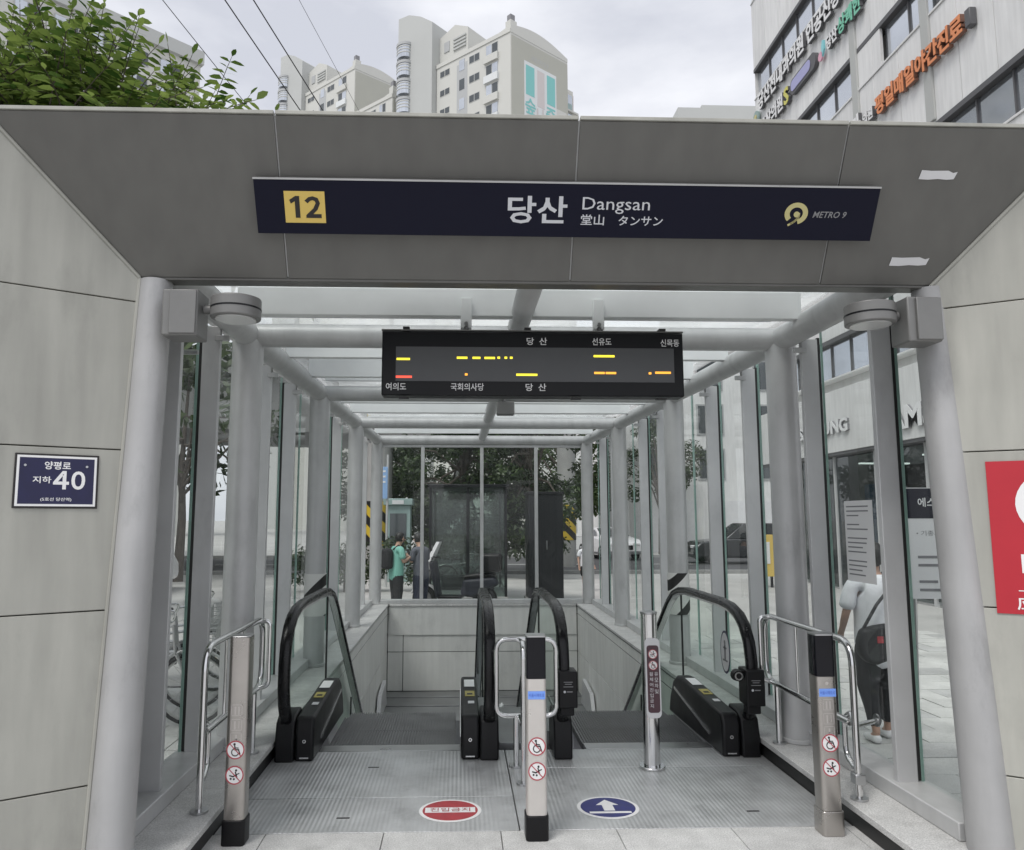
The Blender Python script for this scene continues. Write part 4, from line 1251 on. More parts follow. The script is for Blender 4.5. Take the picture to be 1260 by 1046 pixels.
eb = tag(obj('sign_box', B().fbox(WF, -14.15, -13.98, 11.40, 11.78, 0.01, 0.16), 'facade_dk', bev=0.02), 'small dark box at the end of the orange letter row', 'sign box')
letters('당산전내과의원 인공신장실', 'wall_sign', 'upper row of white raised letters below the highest visible windows', 24.6, 18.4, 15.72, 0.62, 'white', grp=None, back='facade_dk')
letters('스트상의원', 'wall_sign', 'short row of white raised letters at the far corner of the facade', 25.0, 22.7, 14.75, 0.55, 'white', grp=None, back='facade_dk')
letters('S', 'wall_sign', 'single yellow raised letter on the facade between white letters and lilac lozenge', 22.6, 22.25, 14.75, 0.55, 'sigyellow', grp=None, back='facade_dk')
t = thing('lozenge_sign', 'lilac lozenge sign in black frame on the pale facade', 'sign', (BX, 21.3, 14.8))
b = B(); b.prism(WF, [(-21.3 + p[0], 14.78 + p[1]) for p in rrect(1.7, 0.50, 0.2)], 0.01, 0.13); obj('frame', b, 'facade_dk', t)
b = B(); b.prism(WF, [(-21.42 + p[0], 14.80 + p[1]) for p in rrect(1.3, 0.34, 0.14)], 0.132, 0.145); obj('face', b, 'siglilac', t)
letters('당산', 'wall_sign', 'white pair of raised letters next to the green letters high on the facade', 19.75, 19.15, 14.72, 0.40, 'white', grp=None, back='facade_dk')
letters('상쾌한', 'wall_sign', 'green raised letters high on the clinic facade', 19.1, 17.9, 14.76, 0.50, 'siggreen', grp=None, back='facade_dk')
t = thing('wall_logo', 'pink and cyan drop logo beside the green raised letters', 'logo', (BX, 20.1, 14.7))
b = B(); b.disc(WF, -20.16, 14.62, 0.13, 0.08, 20, thick=0.05); obj('pink_drop', b, 'signpink', t)
b = B(); b.prism(WF, [(-20.05, 14.55), (-19.93, 14.72), (-19.93, 14.98), (-20.02, 15.02), (-20.08, 14.85)], 0.08, 0.13); obj('cyan_drop', b, 'signcyan', t)
t = thing('wall_logo', 'round blue-green logo at the far edge of the clinic facade', 'logo', (BX, 24.9, 15.4))
b = B(); b.disc(WF, -24.92, 15.35, 0.25, 0.06, 24, thick=0.06); obj('disc', b, 'booth_teal', t)
b = B(); b.disc(WF, -24.92, 15.35, 0.12, 0.13, 20, thick=0.01); obj('core', b, 'emblem', t)
WF2 = frame((BX - 0.301, 0, 0), (0, -1, 0), (0, 0, 1))
for body, yf, yn, z, h, lb in (('SAMSUNG', 22.2, 19.35, 4.02, 0.36, 'small white letters over the dark shop window beyond the glass'), ('SAMSUNG', 17.85, 13.7, 3.86, 0.54, 'large white letters over the shop, nearer the portal')):
    t = thing('shop_sign', lb, 'sign', (BX - 0.3, (yf+yn)/2, z))
    text(body, WF2, -(yf+yn)/2, z, yf - yn, h, 0.06, 'white', t, depth=0.01, bold=0.03)
    text(body, WF2, -(yf+yn)/2, z, yf - yn, h, 0.0, 'inkgrey', t, name='letter_side', depth=0.058, bold=0.025)

# ------------------------------------------------------------------ apartment blocks
def apartment(label, corner, l, g, top, llen, glen, tower=True, mural=False, nfl=6):
    c = V((*corner, 0)); l = V((*l, 0)).normalized(); g = V((*g, 0)).normalized()
    t = thing('apartment_block', label, 'apartment block', (c.x, c.y, GZ))
    p0, p1, p2, p3 = c, c + g*glen, c + g*glen + l*llen, c + l*llen
    def col(pts, z0, z1): return [V((p.x, p.y, z0)) for p in pts] + [V((p.x, p.y, z1)) for p in pts]
    obj('wall', B().hexa(col((p0, p1, p2, p3), GZ, top)), 'apt', t)
    GF = frame((c.x, c.y, 0), g, (0, 0, 1))
    LF = frame((c.x + l.x*llen, c.y + l.y*llen, 0), -l, (0, 0, 1))
    # darker field on the gable, arched roof, parapet
    obj('gable_face', B().fbox(GF, 0.15, glen - 0.05, GZ, top - 0.35, 0.0, 0.06), 'apt_gable', t)
    pts = [(0.0, top)] + [(glen*i/14, top + 0.5 + 1.25*math.sin(math.pi*min(1, (i + 2)/16))) for i in range(15)] + [(glen, top)]
    obj('roof', B().prism(GF, pts, -llen*0.55, 0.05), 'apt', t)
    obj('parapet', B().fbox(LF, 0, llen, top, top + 0.55, -0.3, 0.12), 'apt', t)
    ch = obj('chimney', B().fbox(GF, 0.2, 1.3, top + 1.0, top + 2.0, -1.2, -0.2), 'apt', t)
    obj('cowl', B().fbox(GF, 0.35, 1.1, top + 2.0, top + 2.9, -1.05, -0.35), 'inkgrey', ch)
    # window columns on the long face
    for k in range(nfl):
        zb = top - 2.8*(k + 1) + 0.1
        L = llen
        def win(f0, f1, z0, z1, m='window_sky', frame_m='apt_grey', d=0.03, panes=2):
            a0, a1 = L*(1 - f1), L*(1 - f0)
            w = obj('window', B().fbox(LF, a0, a1, zb + z0, zb + z1, 0.0, d), frame_m, t)
            pw = (a1 - a0)/panes
            for i in range(panes):
                obj('pane', B().fbox(LF, a0 + i*pw + 0.06, a0 + (i+1)*pw - 0.06, zb + z0 + 0.08, zb + z1 - 0.08, d, d + 0.02), m if (i + k) % 2 == 0 or m != 'window_sky' else 'window_dk', w)
        win(0.16, 0.315, 0.9, 2.35, 'window_sky', 'apt_grey')
        obj('balcony', B().fbox(LF, L*(1 - 0.33), L*(1 - 0.15), zb - 0.25, zb + 0.75, 0.0, 0.35), 'mural_pale' if k % 2 else 'apt', t)
        win(0.40, 0.54, 1.0, 2.1, 'window_dk', 'apt_grey')
        win(0.81, 0.95, 1.0, 2.0, 'window_dk', 'apt')
        win(0.60, 0.68, 0.6, 2.3, 'window_sky', 'apt_recess', panes=1)
    obj('recess', B().fbox(LF, L*(1 - 0.71), L*(1 - 0.565), GZ, top - 1.0, 0.0, 0.02), 'apt_recess', t)
    if mural:
        mu = obj('mural', B().fbox(GF, glen*.22, glen*.78, top - 11.4, top - 3.0, 0.06, 0.10), 'mural_pale', t)
        obj('mural_bar', B().fbox(GF, glen*.245, glen*.39, top - 7.6, top - 3.5, 0.10, 0.12), 'mural_teal', mu)
        obj('mural_bar', B().fbox(GF, glen*.61, glen*.755, top - 7.6, top - 3.5, 0.10, 0.12), 'mural_teal', mu)
        obj('mural_bar', B().fbox(GF, glen*.44, glen*.565, top - 8.6, top - 3.5, 0.10, 0.12), 'mural_pink', mu)
        text('숲', GF, glen*.32, top - 9.1, 1.9, 2.2, 0.13, 'mural_teal', mu, bold=0.02)
        text('중', GF, glen*.68, top - 9.1, 1.9, 2.2, 0.13, 'mural_teal', mu, bold=0.02)
        text('나', GF, glen*.50, top - 9.6, 1.5, 1.7, 0.13, 'mural_pink', mu, bold=0.02)
        obj('gable_lower', B().fbox(GF, glen*.40, glen*.97, GZ, top - 7.6, 0.062, 0.075), 'apt', t)
        text('래미안', GF, glen*.50, top - 2.2, 3.2, 0.8, 0.07, 'apt_recess', t)
        # balcony stack at the far side of the gable
        bs = obj('balcony_stack', B().fbox(GF, glen + 0.02, glen + 3.2, GZ, top - 2.2, -6, -2.0), 'apt', t)
        obj('balcony_side', B().fbox(GF, glen + 3.21, glen + 3.5, GZ, top - 2.6, -6, -2.2), 'pinkwall', bs)
        for k in range(nfl):
            zb = top - 2.6 - 2.8*(k + 1)
            obj('balcony_slab', B().fbox(GF, glen + 0.03, glen + 3.9, zb - 0.25, zb, -5, -1.6), 'apt', bs)
            obj('balcony_window', B().fbox(GF, glen + 0.25, glen + 1.5, zb + 0.2, zb + 2.4, -1.999, -1.9), 'window_dk', bs)
            obj('balcony_window', B().fbox(GF, glen + 1.8, glen + 2.9, zb + 0.2, zb + 2.4, -1.999, -1.9), 'window_sky', bs)
            obj('balcony_front', B().fbox(GF, glen + 0.1, glen + 2.6, zb + 0.0, zb + 0.9, -1.75, -1.65), 'mural_pale' if k % 2 else 'booth_teal', bs)
    if tower:
        TF = frame((c.x + l.x*(llen + 7.4), c.y + l.y*(llen + 7.4), 0), -l, (0, 0, 1))
        tt = top + 10.2
        # sloped-top stair tower with a rounded glazed front
        b = B(); b.prism(TF, [(0.4, GZ), (7.3, GZ), (7.3, tt - 3.4), (5.0, tt - 1.6), (2.6, tt - 0.3), (0.4, tt)], -6.0, 0.9)
        tw = obj('stair_tower', b, 'apt_grey', t)
        b = B(); b.prism(TF, [(7.31, top), (12.6, top), (12.6, top + 4.6), (10.2, top + 5.9), (7.31, top + 5.0)], -6.0, -0.7)
        obj('machine_room', b, 'apt', tw)
        obj('machine_vent', B().fbox(TF, 8.2, 9.2, top + 2.4, top + 3.9, -0.7, -0.6), 'apt_recess', tw)
        for q in range(4): obj('louvre', B().fbox(TF, 10.0, 12.3, top + 2.0 + q*0.5, top + 2.25 + q*0.5, -0.7, -0.5), 'apt_grey', tw)
        M = TF @ Matrix(((1, 0, 0, 0), (0, 0, 1, 0), (0, 1, 0, 0), (0, 0, 0, 1)))
        for k in range(9):
            zb = top + 3.0 - 2.8*k
            poly = [(1.75 - 1.2*math.cos(R(a)), 0.9 + 1.0*math.sin(R(a))) for a in range(0, 181, 15)]
            big = [(1.75 - 1.3*math.cos(R(a)), 0.9 + 1.1*math.sin(R(a))) for a in range(0, 181, 15)]
            obj('stair_window', B().prism(M, poly, zb + 0.25, zb + 2.1), 'window_sky', tw)
            obj('stair_band', B().prism(M, big, zb + 2.1, zb + 2.5), 'apt_recess', tw)
            for q in (0.7, 1.15, 1.6): obj('stair_bar', B().prism(M, [(1.75 + (p[0] - 1.75)*1.04, 0.9 + (p[1] - 0.9)*1.05) for p in poly], zb + 0.2 + q, zb + 0.2 + q + 0.12), 'apt', tw)
    return t
apartment('big pale apartment block with teal mural on its gable, above the header', (6.3, 93.0), (-0.74, 0.67), (0.78, 0.62), 64.2, 13.2, 10.6, True, True)
# the same slab goes on behind its stair tower
apartment('lower apartment wing immediately beside the tall stair tower of the mural block', (-10.2, 107.8), (-0.74, 0.67), (0.78, 0.62), 63.4, 9.0, 9.0, False, False)
apartment('far apartment block with its own stair tower, nearest the overhead cables', (-18.6, 127.0), (-0.74, 0.67), (0.78, 0.62), 79.5, 14.0, 10.0, True, False)
# block behind the tree
lb_ = thing('apartment_block', 'white apartment block with grey roof edge behind the leafy tree', 'apartment block', (-36, 80, GZ))
d = V((10.8, 10.3, 0)).normalized()
KF = frame((-46.0, 70.7, 0), d, (0, 0, 1))
obj('wall', B().fbox(KF, -14, 21.5, GZ, 54.0, -10, 0), 'apt', lb_)
obj('roof_edge', B().fbox(KF, -14, 21.7, 54.0, 55.6, -10, 0.5), 'apt_grey', lb_)
for k in range(6):
    for q in range(9):
        a = -12 + q*3.6
        w = obj('window', B().fbox(KF, a, a + 2.4, 51.2 - k*2.9, 52.9 - k*2.9, 0, 0.05), 'apt_grey', lb_)
        obj('pane', B().fbox(KF, a + 0.1, a + 1.15, 51.3 - k*2.9, 52.8 - k*2.9, 0.05, 0.08), 'window_sky', w)
        obj('pane', B().fbox(KF, a + 1.25, a + 2.3, 51.3 - k*2.9, 52.8 - k*2.9, 0.05, 0.08), 'window_dk', w)
b = B(); b.box(0, 1, 0, 1, 0, 1); b.bm.free()
tb = thing('tower_block', 'plain grey tower block far behind, beside the clinic corner', 'tower block', (70, 200, GZ))
obj('wall', B().box(58.5, 92, 195, 220, GZ, 112.0), 'apt_grey', tb)
obj('setback', B().box(66, 92, 198, 218, 112, 114.5), 'apt_grey', tb)
for k in range(5):
    for q in range(6): obj('window', B().box(61 + q*5, 63 + q*5, 194.9, 195, 92 + k*3.2, 93.6 + k*3.2), 'apt_recess', tb)
# pale building across the side street, seen through the right-hand glass
sb = thing('corner_house', 'white building beyond the dark parked car, seen through side glass', 'building', (18, 46, GZ))
obj('wall', B().box(8.5, 34, 44, 56, GZ, 11), 'facade', sb)
obj('roof_edge', B().box(8.4, 34.1, 43.8, 56.1, 11, 11.4), 'apt_grey', sb)
for k in range(3):
    for q in range(6):
        w = obj('window', B().box(10.3 + q*3.4, 11.9 + q*3.4, 43.95, 44, 3.8 + k*2.6, 5.6 + k*2.6), 'apt_recess', sb)
        obj('pane', B().box(10.4 + q*3.4, 11.8 + q*3.4, 43.93, 43.95, 3.9 + k*2.6, 5.5 + k*2.6), 'window_dk', w)
for q in range(3): obj('shutter', B().box(10 + q*4.5, 13.6 + q*4.5, 43.95, 44, GZ, 2.6), 'white_soft', sb)
# row of shops across the road to the left
rs = thing('street_house', 'grey street house across the side road, seen past the bicycles', 'building', (-20, 18, GZ))
obj('wall', B().box(-30, -19, -6, 40, GZ, 13), 'apt_recess', rs)
obj('roof_edge', B().box(-30.2, -18.8, -6.2, 40.2, 13, 13.5), 'apt_grey', rs)
for k in range(4):
    for q in range(14):
        w = obj('window', B().box(-19, -18.95, -4 + q*3.1, -2 + q*3.1, 0.6 + k*3.1, 2.3 + k*3.1), 'facade_dk', rs)
        obj('pane', B().box(-18.95, -18.93, -3.9 + q*3.1, -2.1 + q*3.1, 0.7 + k*3.1, 2.2 + k*3.1), 'window_dk', w)

# ------------------------------------------------------------------ viaduct, piers, booth, street things behind
vd = thing('viaduct', 'grey concrete viaduct deck crossing behind the rear glass', 'viaduct', (-10, 33, GZ))
vdir = V((0.86, 0.50, 0)); VF = frame((-9.0, 27.5, 0), vdir, (0, 0, 1))
obj('deck', B().prism(VF @ Matrix.Rotation(math.pi/2, 4, 'X') if False else VF, [(-30, 4.0), (9, 5.0), (9, 7.0), (-30, 6.0)], -7.0, 0.0), 'concrete', vd)
obj('parapet', B().prism(VF, [(-30, 6.0), (9, 7.0), (9, 7.9), (-30, 6.9)], 0.001, 0.25), 'concrete', vd)
def pier(x, y, r, label, h=5.2):
    t = thing('viaduct_pier', label, 'pier', (x, y, GZ), 'viaduct piers')
    obj('shaft', B().cyl((x, y, GZ), (x, y, h), r, None, 28), 'concrete', t)
    obj('hazard_band', B().cyl((x, y, 0.75), (x, y, 2.15), r + 0.012, None, 28), 'hazard_yk', t)
pier(-2.62, 25.2, 0.42, 'concrete pier with yellow and black stripes behind the people', 4.1)
pier(4.28, 31.0, 0.36, 'concrete pier with yellow and black stripes beside the white car', 6.5)

lb2 = thing('reflection_box', 'low dark made-up shelter imitating a pale reflection behind the rear glass', 'shelter', (0.15, 18.5, GZ))  # added glazed box, imitates a pale rectangular reflection
x0, x1, y0, y1, zt = -0.66, 1.04, 17.6, 20.0, 2.30
obj('plinth', B().box(x0 - .05, x1 + .05, y0 - .05, y1 + .05, GZ, GZ + 0.16), 'granite_dk', lb2, 0.01)
for x in (x0, (x0 + x1)/2, x1):
    for y in (y0, y1): obj('frame_post', B().box(x - .03, x + .03, y - .03, y + .03, GZ + .161, zt), 'casing', lb2)
for xa, xb in ((x0, (x0 + x1)/2), ((x0 + x1)/2, x1)):
    obj('glass_pane', B().box(xa + .035, xb - .035, y0 - .01, y0 + .01, GZ + .17, zt), 'glass_dark', lb2)
    obj('glass_pane', B().box(xa + .035, xb - .035, y1 - .01, y1 + .01, GZ + .17, zt), 'glass_dark', lb2)
for x in (x0, x1): obj('glass_pane', B().box(x - .01, x + .01, y0 + .035, y1 - .035, GZ + .17, zt), 'glass_dark', lb2)
obj('roof', B().box(x0 - .08, x1 + .08, y0 - .1, y1 + .1, zt + .001, zt + .07), 'casing', lb2, 0.01)
obj('bench', B().box(-0.45, 0.85, 19.2, 19.6, GZ + .17, 0.2), 'casing', lb2, 0.02)
kk = thing('dark_cabinet', 'tall black roadside cabinet beside the made-up shelter', 'cabinet', (1.95, 18.0, GZ))
obj('body', B().box(1.56, 2.36, 17.7, 18.5, GZ + 0.1, 2.15), 'casing', kk, 0.02)
obj('plinth', B().box(1.52, 2.40, 17.66, 18.54, GZ, GZ + 0.099), 'granite_dk', kk)
obj('cap', B().box(1.53, 2.39, 17.67, 18.53, 2.151, 2.21), 'casing', kk, 0.01)
for k in range(3): obj('door_seam', B().box(1.58 + k*0.25, 1.585 + k*0.25, 17.694, 17.699, GZ + 0.15, 2.1), 'gasket', kk)
obj('handle', B().cyl((1.98, 17.67, 0.9), (1.98, 17.67, 1.1), 0.015, None, 8), 'steel', kk)
pb = thing('phone_booth', 'pale teal phone booth by the striped pier', 'phone booth', (-1.9, 24.0, GZ))
obj('body', B().box(-2.25, -1.5, 23.7, 24.4, GZ, 2.0), 'booth_teal', pb, 0.02)
obj('roof', B().box(-2.32, -1.43, 23.6, 24.5, 2.001, 2.2), 'booth_teal', pb, 0.02)
obj('window', B().box(-2.12, -1.62, 23.68, 23.699, 0.7, 1.75), 'window_dk', pb)
obj('lamp', B().box(-2.05, -1.7, 23.58, 23.6, 2.03, 2.15), 'white_soft', pb)
bs_ = thing('street_sign', 'small sky-blue street sign on a thin pole behind the people', 'sign', (-2.05, 22.0, GZ))
obj('pole', B().cyl((-2.05, 22, GZ), (-2.05, 22, 3.4), 0.035, None, 12), 'steelpaint', bs_)
obj('plate', B().box(-2.36, -2.04, 21.93, 21.95, 2.15, 3.05), 'sign_skyblue', bs_, 0.01)
for k in range(3): obj('print', B().box(-2.3 , -2.1, 21.925, 21.929, 2.9 - k*0.15, 2.95 - k*0.15), 'white', bs_)

# ------------------------------------------------------------------ trees and bushes
def leafcloud(bb, clumps, n, size, rng, flat=0.35):
    for (c, r) in clumps:
        k = max(4, int(n * r**2))
        for _ in range(k):
            d = V((rng.gauss(0, 1), rng.gauss(0, 1), rng.gauss(0, 1)))
            if d.length < 1e-3: continue
            d = d.normalized() * r * (0.45 + 0.6*rng.random())
            d.z *= 0.8
            p = c + d
            nrm = (d.normalized() + V((rng.gauss(0, .5), rng.gauss(0, .5), 0.6 + rng.gauss(0, .4)))).normalized()
            u = nrm.orthogonal().normalized(); w = nrm.cross(u)
            t = rng.random()*6.28; u, w = u*math.cos(t) + w*math.sin(t), w*math.cos(t) - u*math.sin(t)
            s = size*(0.6 + 0.8*rng.random())
            v = [bb.bm.verts.new(q) for q in (p - u*s, p - w*s*0.45, p + u*s, p + w*s*0.45)]
            bb.bm.faces.new(v)
def tree(label, loc, h, spread, seed, m='leaf_dark', size=0.13, n=150, trunk_r=0.16, nclump=34, low=0.38, cat='tree', group=None):
    rng = random.Random(seed)
    t = thing('broadleaf_tree', label, cat, loc, group)
    x, y, z = loc
    bb = B()
    top = V((x + rng.uniform(-.3, .3), y + rng.uniform(-.3, .3), z + h*0.85))
    bb.tube([(x, y, z), (x + rng.uniform(-.05, .05), y, z + h*0.25), (x + rng.uniform(-.15, .15), y + .1, z + h*0.5), top], [trunk_r, trunk_r*.75, trunk_r*.5, 0.03], 10)
    clumps = []
    for i in range(nclump):
        a = rng.random()*6.28; f = math.sqrt(rng.random()); zz = rng.uniform(low, 1.0)
        prof = math.sin(math.pi*min(1, max(0.05, (zz - low + 0.08)/(1.12 - low))))**0.6
        c = V((x + math.cos(a)*f*spread*prof, y + math.sin(a)*f*spread*prof, z + h*zz))
        clumps.append((c, rng.uniform(0.28, 0.55)*spread*0.55))
        if i % 3 == 0:
            st = V((x, y, z + h*rng.uniform(0.3, 0.6)))
            bb.tube([st, (st + c)/2 + V((0, 0, 0.15*h*0.3)), c], [trunk_r*.35, trunk_r*.22, 0.015], 6)
    obj('trunk', bb, 'bark', t)
    bb = B(); leafcloud(bb, clumps, n, size, rng)
    obj('crown', bb, m, t, smooth=0)
    return t
tree('dark street tree behind the rear glass, above the made-up shelter', (0.2, 26.0, GZ), 7.6, 2.6, 11, size=0.085, n=900, low=0.12, nclump=90)
tree('dark street tree behind the rear glass, above the dark cabinet', (2.3, 25.0, GZ), 7.2, 1.9, 15, size=0.08, n=900, low=0.10, nclump=90)
tree('dark street tree behind the phone booth', (-3.4, 42.0, GZ), 8.0, 3.6, 12, size=0.12, n=330, low=0.2, nclump=50)
tree('greener street tree behind the striped pier and white car', (5.6, 41.5, GZ), 8.8, 4.0, 13, 'leaf_mid', size=0.12, n=330, low=0.25, nclump=56)
tree('dark street tree across the far road, between pier and clinic', (10.8, 41.5, GZ), 7.4, 2.6, 14, size=0.11, n=330)
tree('roadside tree past the parked bicycles', (-6.8, 15.0, GZ), 7.0, 2.6, 16, 'leaf_mid', size=0.16, n=130)
tree('roadside tree further along behind the parked bicycles', (-8.5, 24.0, GZ), 7.5, 2.8, 17, size=0.18, n=120)
tree('roadside tree across the side road, far behind the parked bicycles', (-13.8, 21.0, GZ), 8.5, 3.5, 18, 'leaf_mid', size=0.2, n=110)

# feathery tree that rises above the portal: long sprays of paired leaflets
def feather_tree():
    rng = random.Random(5)
    t = thing('feathery_tree', 'bright green tree with long paired leaflets rising above the portal', 'tree', (-4.4, 6.9, GZ))
    bb = B()
    root = V((-4.4, 6.9, GZ))
    bb.tube([root, (-4.35, 6.85, 1.5), (-4.2, 6.8, 3.0), (-4.1, 6.7, 4.4), (-4.0, 6.6, 5.6)], [0.13, 0.11, 0.09, 0.06, 0.02], 10)
    lv = B()
    centre = V((-3.75, 6.6, 4.25))
    for i in range(1500):
        a = rng.random()*6.28
        el = math.asin(rng.uniform(-0.15, 1.0))
        # crown falls away towards the right
        rad = V((2.3, 1.6, 1.12 + 0.38*max(0, math.sin(3.1*math.cos(a) + 0.6))))
        d = V((math.cos(a)*math.cos(el), math.sin(a)*math.cos(el), math.sin(el)))
        f = rng.uniform(0.35, 0.92)
        st = centre + V((d.x*rad.x, d.y*rad.y, d.z*rad.z))*f
        if st.z < 3.5: continue
        L = rng.uniform(0.45, 0.85)
        dirv = (d + V((rng.gauss(0, .35), rng.gauss(0, .35), 0.15 + rng.gauss(0, .35)))).normalized()
        if i % 9 == 0: bb.tube([V((-4.1, 6.7, 4.0)), (st + V((-4.1, 6.7, 4.3)))/2, st], [0.03, 0.02, 0.007], 5)
        side = dirv.cross(V((rng.gauss(0, .3), rng.gauss(0, .3), 1))).normalized()
        pts = []
        for k in range(7):
            s_ = k/6
            pts.append(st + dirv*L*s_ + V((0, 0, -0.20*L*s_*s_)))
        bb.tube(pts, [0.006, 0.005, 0.005, 0.004, 0.003, 0.003, 0.002], 4)
        n = rng.randint(7, 10)
        for k in range(n + 1):
            s_ = 0.12 + 0.88*k/n
            p = st + dirv*L*s_ + V((0, 0, -0.20*L*s_*s_))
            for sg_ in ((-1, 1) if k < n else (0,)):
                ld_ = (side*sg_*(1.0 if sg_ else 0) + dirv*(0.45 if sg_ else 1.0) + V((0, 0, rng.gauss(-0.12, .22)))).normalized()
                ll = rng.uniform(0.085, 0.15)*(1.0 - 0.25*abs(s_ - 0.5))
                wv = ld_.cross(V((rng.gauss(0, .35), rng.gauss(0, .35), 1))).normalized()
                wv = wv.normalized()*ll*0.21
                drop = V((0, 0, -0.25*ll))
                m1, m2 = p + ld_*ll*0.35, p + ld_*ll*0.72 + drop*0.5
                v = [lv.bm.verts.new(q) for q in (p, m1 + wv, m2 + wv*0.8, p + ld_*ll + drop, m2 - wv*0.8, m1 - wv)]
                lv.bm.faces.new((v[0], v[1], v[5])); lv.bm.faces.new((v[1], v[2], v[4], v[5])); lv.bm.faces.new((v[2], v[3], v[4]))
    obj('trunk', bb, 'bark', t)
    obj('crown', lv, 'leaf_bright', t, smooth=0)
feather_tree()
# hedge behind the people
hg = thing('hedge', 'low clipped green hedge behind the two people', 'hedge', (-2.6, 21.0, GZ))
rng = random.Random(3); bb = B()
leafcloud(bb, [(V((-4.2 + i*0.30, 20.6 + rng.uniform(-.15, .15), GZ + 0.35 + rng.uniform(0, .85))), 0.33) for i in range(12) for _ in range(3)], 1100, 0.05, rng)
obj('foliage', bb, 'leaf_dark', hg, smooth=0)
obj('stem', B().cyl((-3.0, 20.6, GZ), (-3.0, 20.6, 0.5), 0.03, 0.015, 8), 'bark', hg)

# ------------------------------------------------------------------ overhead cables on poles
def upole(x, y, label):
    t = thing('utility_pole', label, 'pole', (x, y, GZ), 'utility poles')
    obj('shaft', B().cyl((x, y, GZ), (x, y, 11.2), 0.16, 0.11, 14), 'concrete', t)
    obj('cross_arm', B().box(x - 1.6, x + 1.6, y - 0.05, y + 0.05, 10.15, 10.25), 'steel', t)
upole(-0.2, 42.0, 'concrete utility pole carrying the overhead cables far behind the canopy')
upole(-7.9, -12.0, 'concrete utility pole carrying the overhead cables behind the viewer')
for k, (dx, lb, r) in enumerate(((-1.05, 'thin overhead cable lowest on the sky, ending in the tree', 0.007), (0.0, 'dark overhead cable running past the far apartment block', 0.011), (0.48, 'dark overhead cable nearest the mural block', 0.011), (1.25, 'very thin overhead cable, faintest of the four', 0.004))):
    pts = []
    for i in range(25):
        f = i/24; y = -12 + 54*f
        pts.append((-7.7 + 0.1545*(y + 12) + dx, y, 10.32 - 0.55*4*f*(1 - f) + 0.45))
    tag(obj('overhead_cable', B().tube(pts, r, 6), 'cable'), lb, 'cable', 'overhead cables')

# ------------------------------------------------------------------ vehicles
def car(name, label, loc, rz, paint, suv=True):
    """built along +X (front), wheels on z = 0"""
    t = thing(name, label, 'car', loc, None, rz)
    L, W, H = (4.6, 1.86, 1.70) if suv else (4.5, 1.8, 1.46)
    prof = [(-L/2, .45), (-L/2 + .02, .85), (-L/2 + .08, 1.02), (L*.17, 1.06), (L*.42, .93), (L/2 - .04, .72), (L/2, .42), (L/2 - .1, .26), (-L/2 + .1, .26)]
    M = frame((0, W/2 - .0, 0), (1, 0, 0), (0, 0, 1))
    obj('body', B().prism(M, prof, 0, W), paint, t, 0.10, local=True, seg=4)
    rx0, rx1 = (-L/2 + .12, L*.20) if suv else (-L/2 + .75, L*.22)
    cab = [(rx0, 1.0), (rx0 + (.22 if suv else .55), H - .05), (rx0 + (.5 if suv else .9), H), (rx1 - .85, H), (rx1, 1.04)]
    b = B(); M2 = frame((0, W/2 - .12, 0), (1, 0, 0), (0, 0, 1))
    b.prism(M2, cab, 0, W - .24)
    for v in b.bm.verts:
        if v.co.z > 1.2: v.co.y *= 0.86
    obj('cabin', b, paint, t, 0.05, local=True, seg=3)
    for s in (-1, 1):
        M3 = frame((0, s*(W/2 - .115), 0), (1, 0, 0), (0, -0.0*s, 1))
        b = B()
        for a0, a1 in ((rx0 + .28, (rx0 + rx1)/2 - .16), ((rx0 + rx1)/2 - .08, rx1 - .32)):
            q = [(a0, 1.09), (a1, 1.09), (a1 - (.35 if a1 > 0 else 0), H - .11), (a0 + .1, H - .11)]
            b.bm.faces.new([b.bm.verts.new((p[0], s*((W/2 - .115) - (p[1] - 1.09)*0.19 + .004 + (0.0 if p[1] < 1.2 else 0.012)), p[1])) for p in q])
        obj('side_window', b, 'carglass', t, local=True, smooth=0)
        for wx in (-L*.29, L*.31):
            w = obj('wheel', B().cyl((wx, s*(W/2 - .20), .33), (wx, s*(W/2 + .005), .33), .33, None, 28), 'tyre', t, 0.02, local=True)
            obj('rim', B().cyl((wx, s*(W/2 + .0055), .33), (wx, s*(W/2 + .012), .33), .22, .19, 20), 'alloy', w, local=True)
            for k in range(5):
                a = k*6.283/5
                obj('rim_gap', B().cyl((wx + .12*math.cos(a), s*(W/2 + .0125), .33 + .12*math.sin(a)), (wx + .12*math.cos(a), s*(W/2 + .014), .33 + .12*math.sin(a)), .042, None, 10), 'tyre', w, local=True)
        obj('headlight', B().box(L/2 - .18, L/2 - .02, s*.52 - .17, s*.52 + .17, .66, .78), 'white', t, 0.02, local=True)
        obj('taillight', B().box(-L/2 - .005, -L/2 + .06, s*.70 - .12, s*.70 + .12, .78, 1.0), 'taillight', t, 0.02, local=True)
    b = B(); b.bm.faces.new([b.bm.verts.new(p) for p in ((rx1 + .0 + .02, -W/2 + .2, 1.07), (rx1 + .02, W/2 - .2, 1.07), (rx1 - .78, W/2 - .28, H - .03), (rx1 - .78, -W/2 + .28, H - .03))])
    obj('windscreen', b, 'carglass', t, local=True, smooth=0)
    obj('rear_window', B().hexa([(rx0 - .01, -.6, 1.1), (rx0 - .01, .6, 1.1), (rx0 + .05, .6, 1.1), (rx0 + .05, -.6, 1.1), (rx0 + .19, -.5, H - .12), (rx0 + .19, .5, H - .12), (rx0 + .25, .5, H - .12), (rx0 + .25, -.5, H - .12)]), 'carglass', t, local=True)
    obj('grille', B().box(L/2 - .03, L/2 + .004, -.35, .35, .48, .68), 'black', t, 0.01, local=True)
    obj('number_plate', B().box(-L/2 - .008, -L/2, -.26, .26, .60, .72), 'white_soft', t, local=True)
    return t
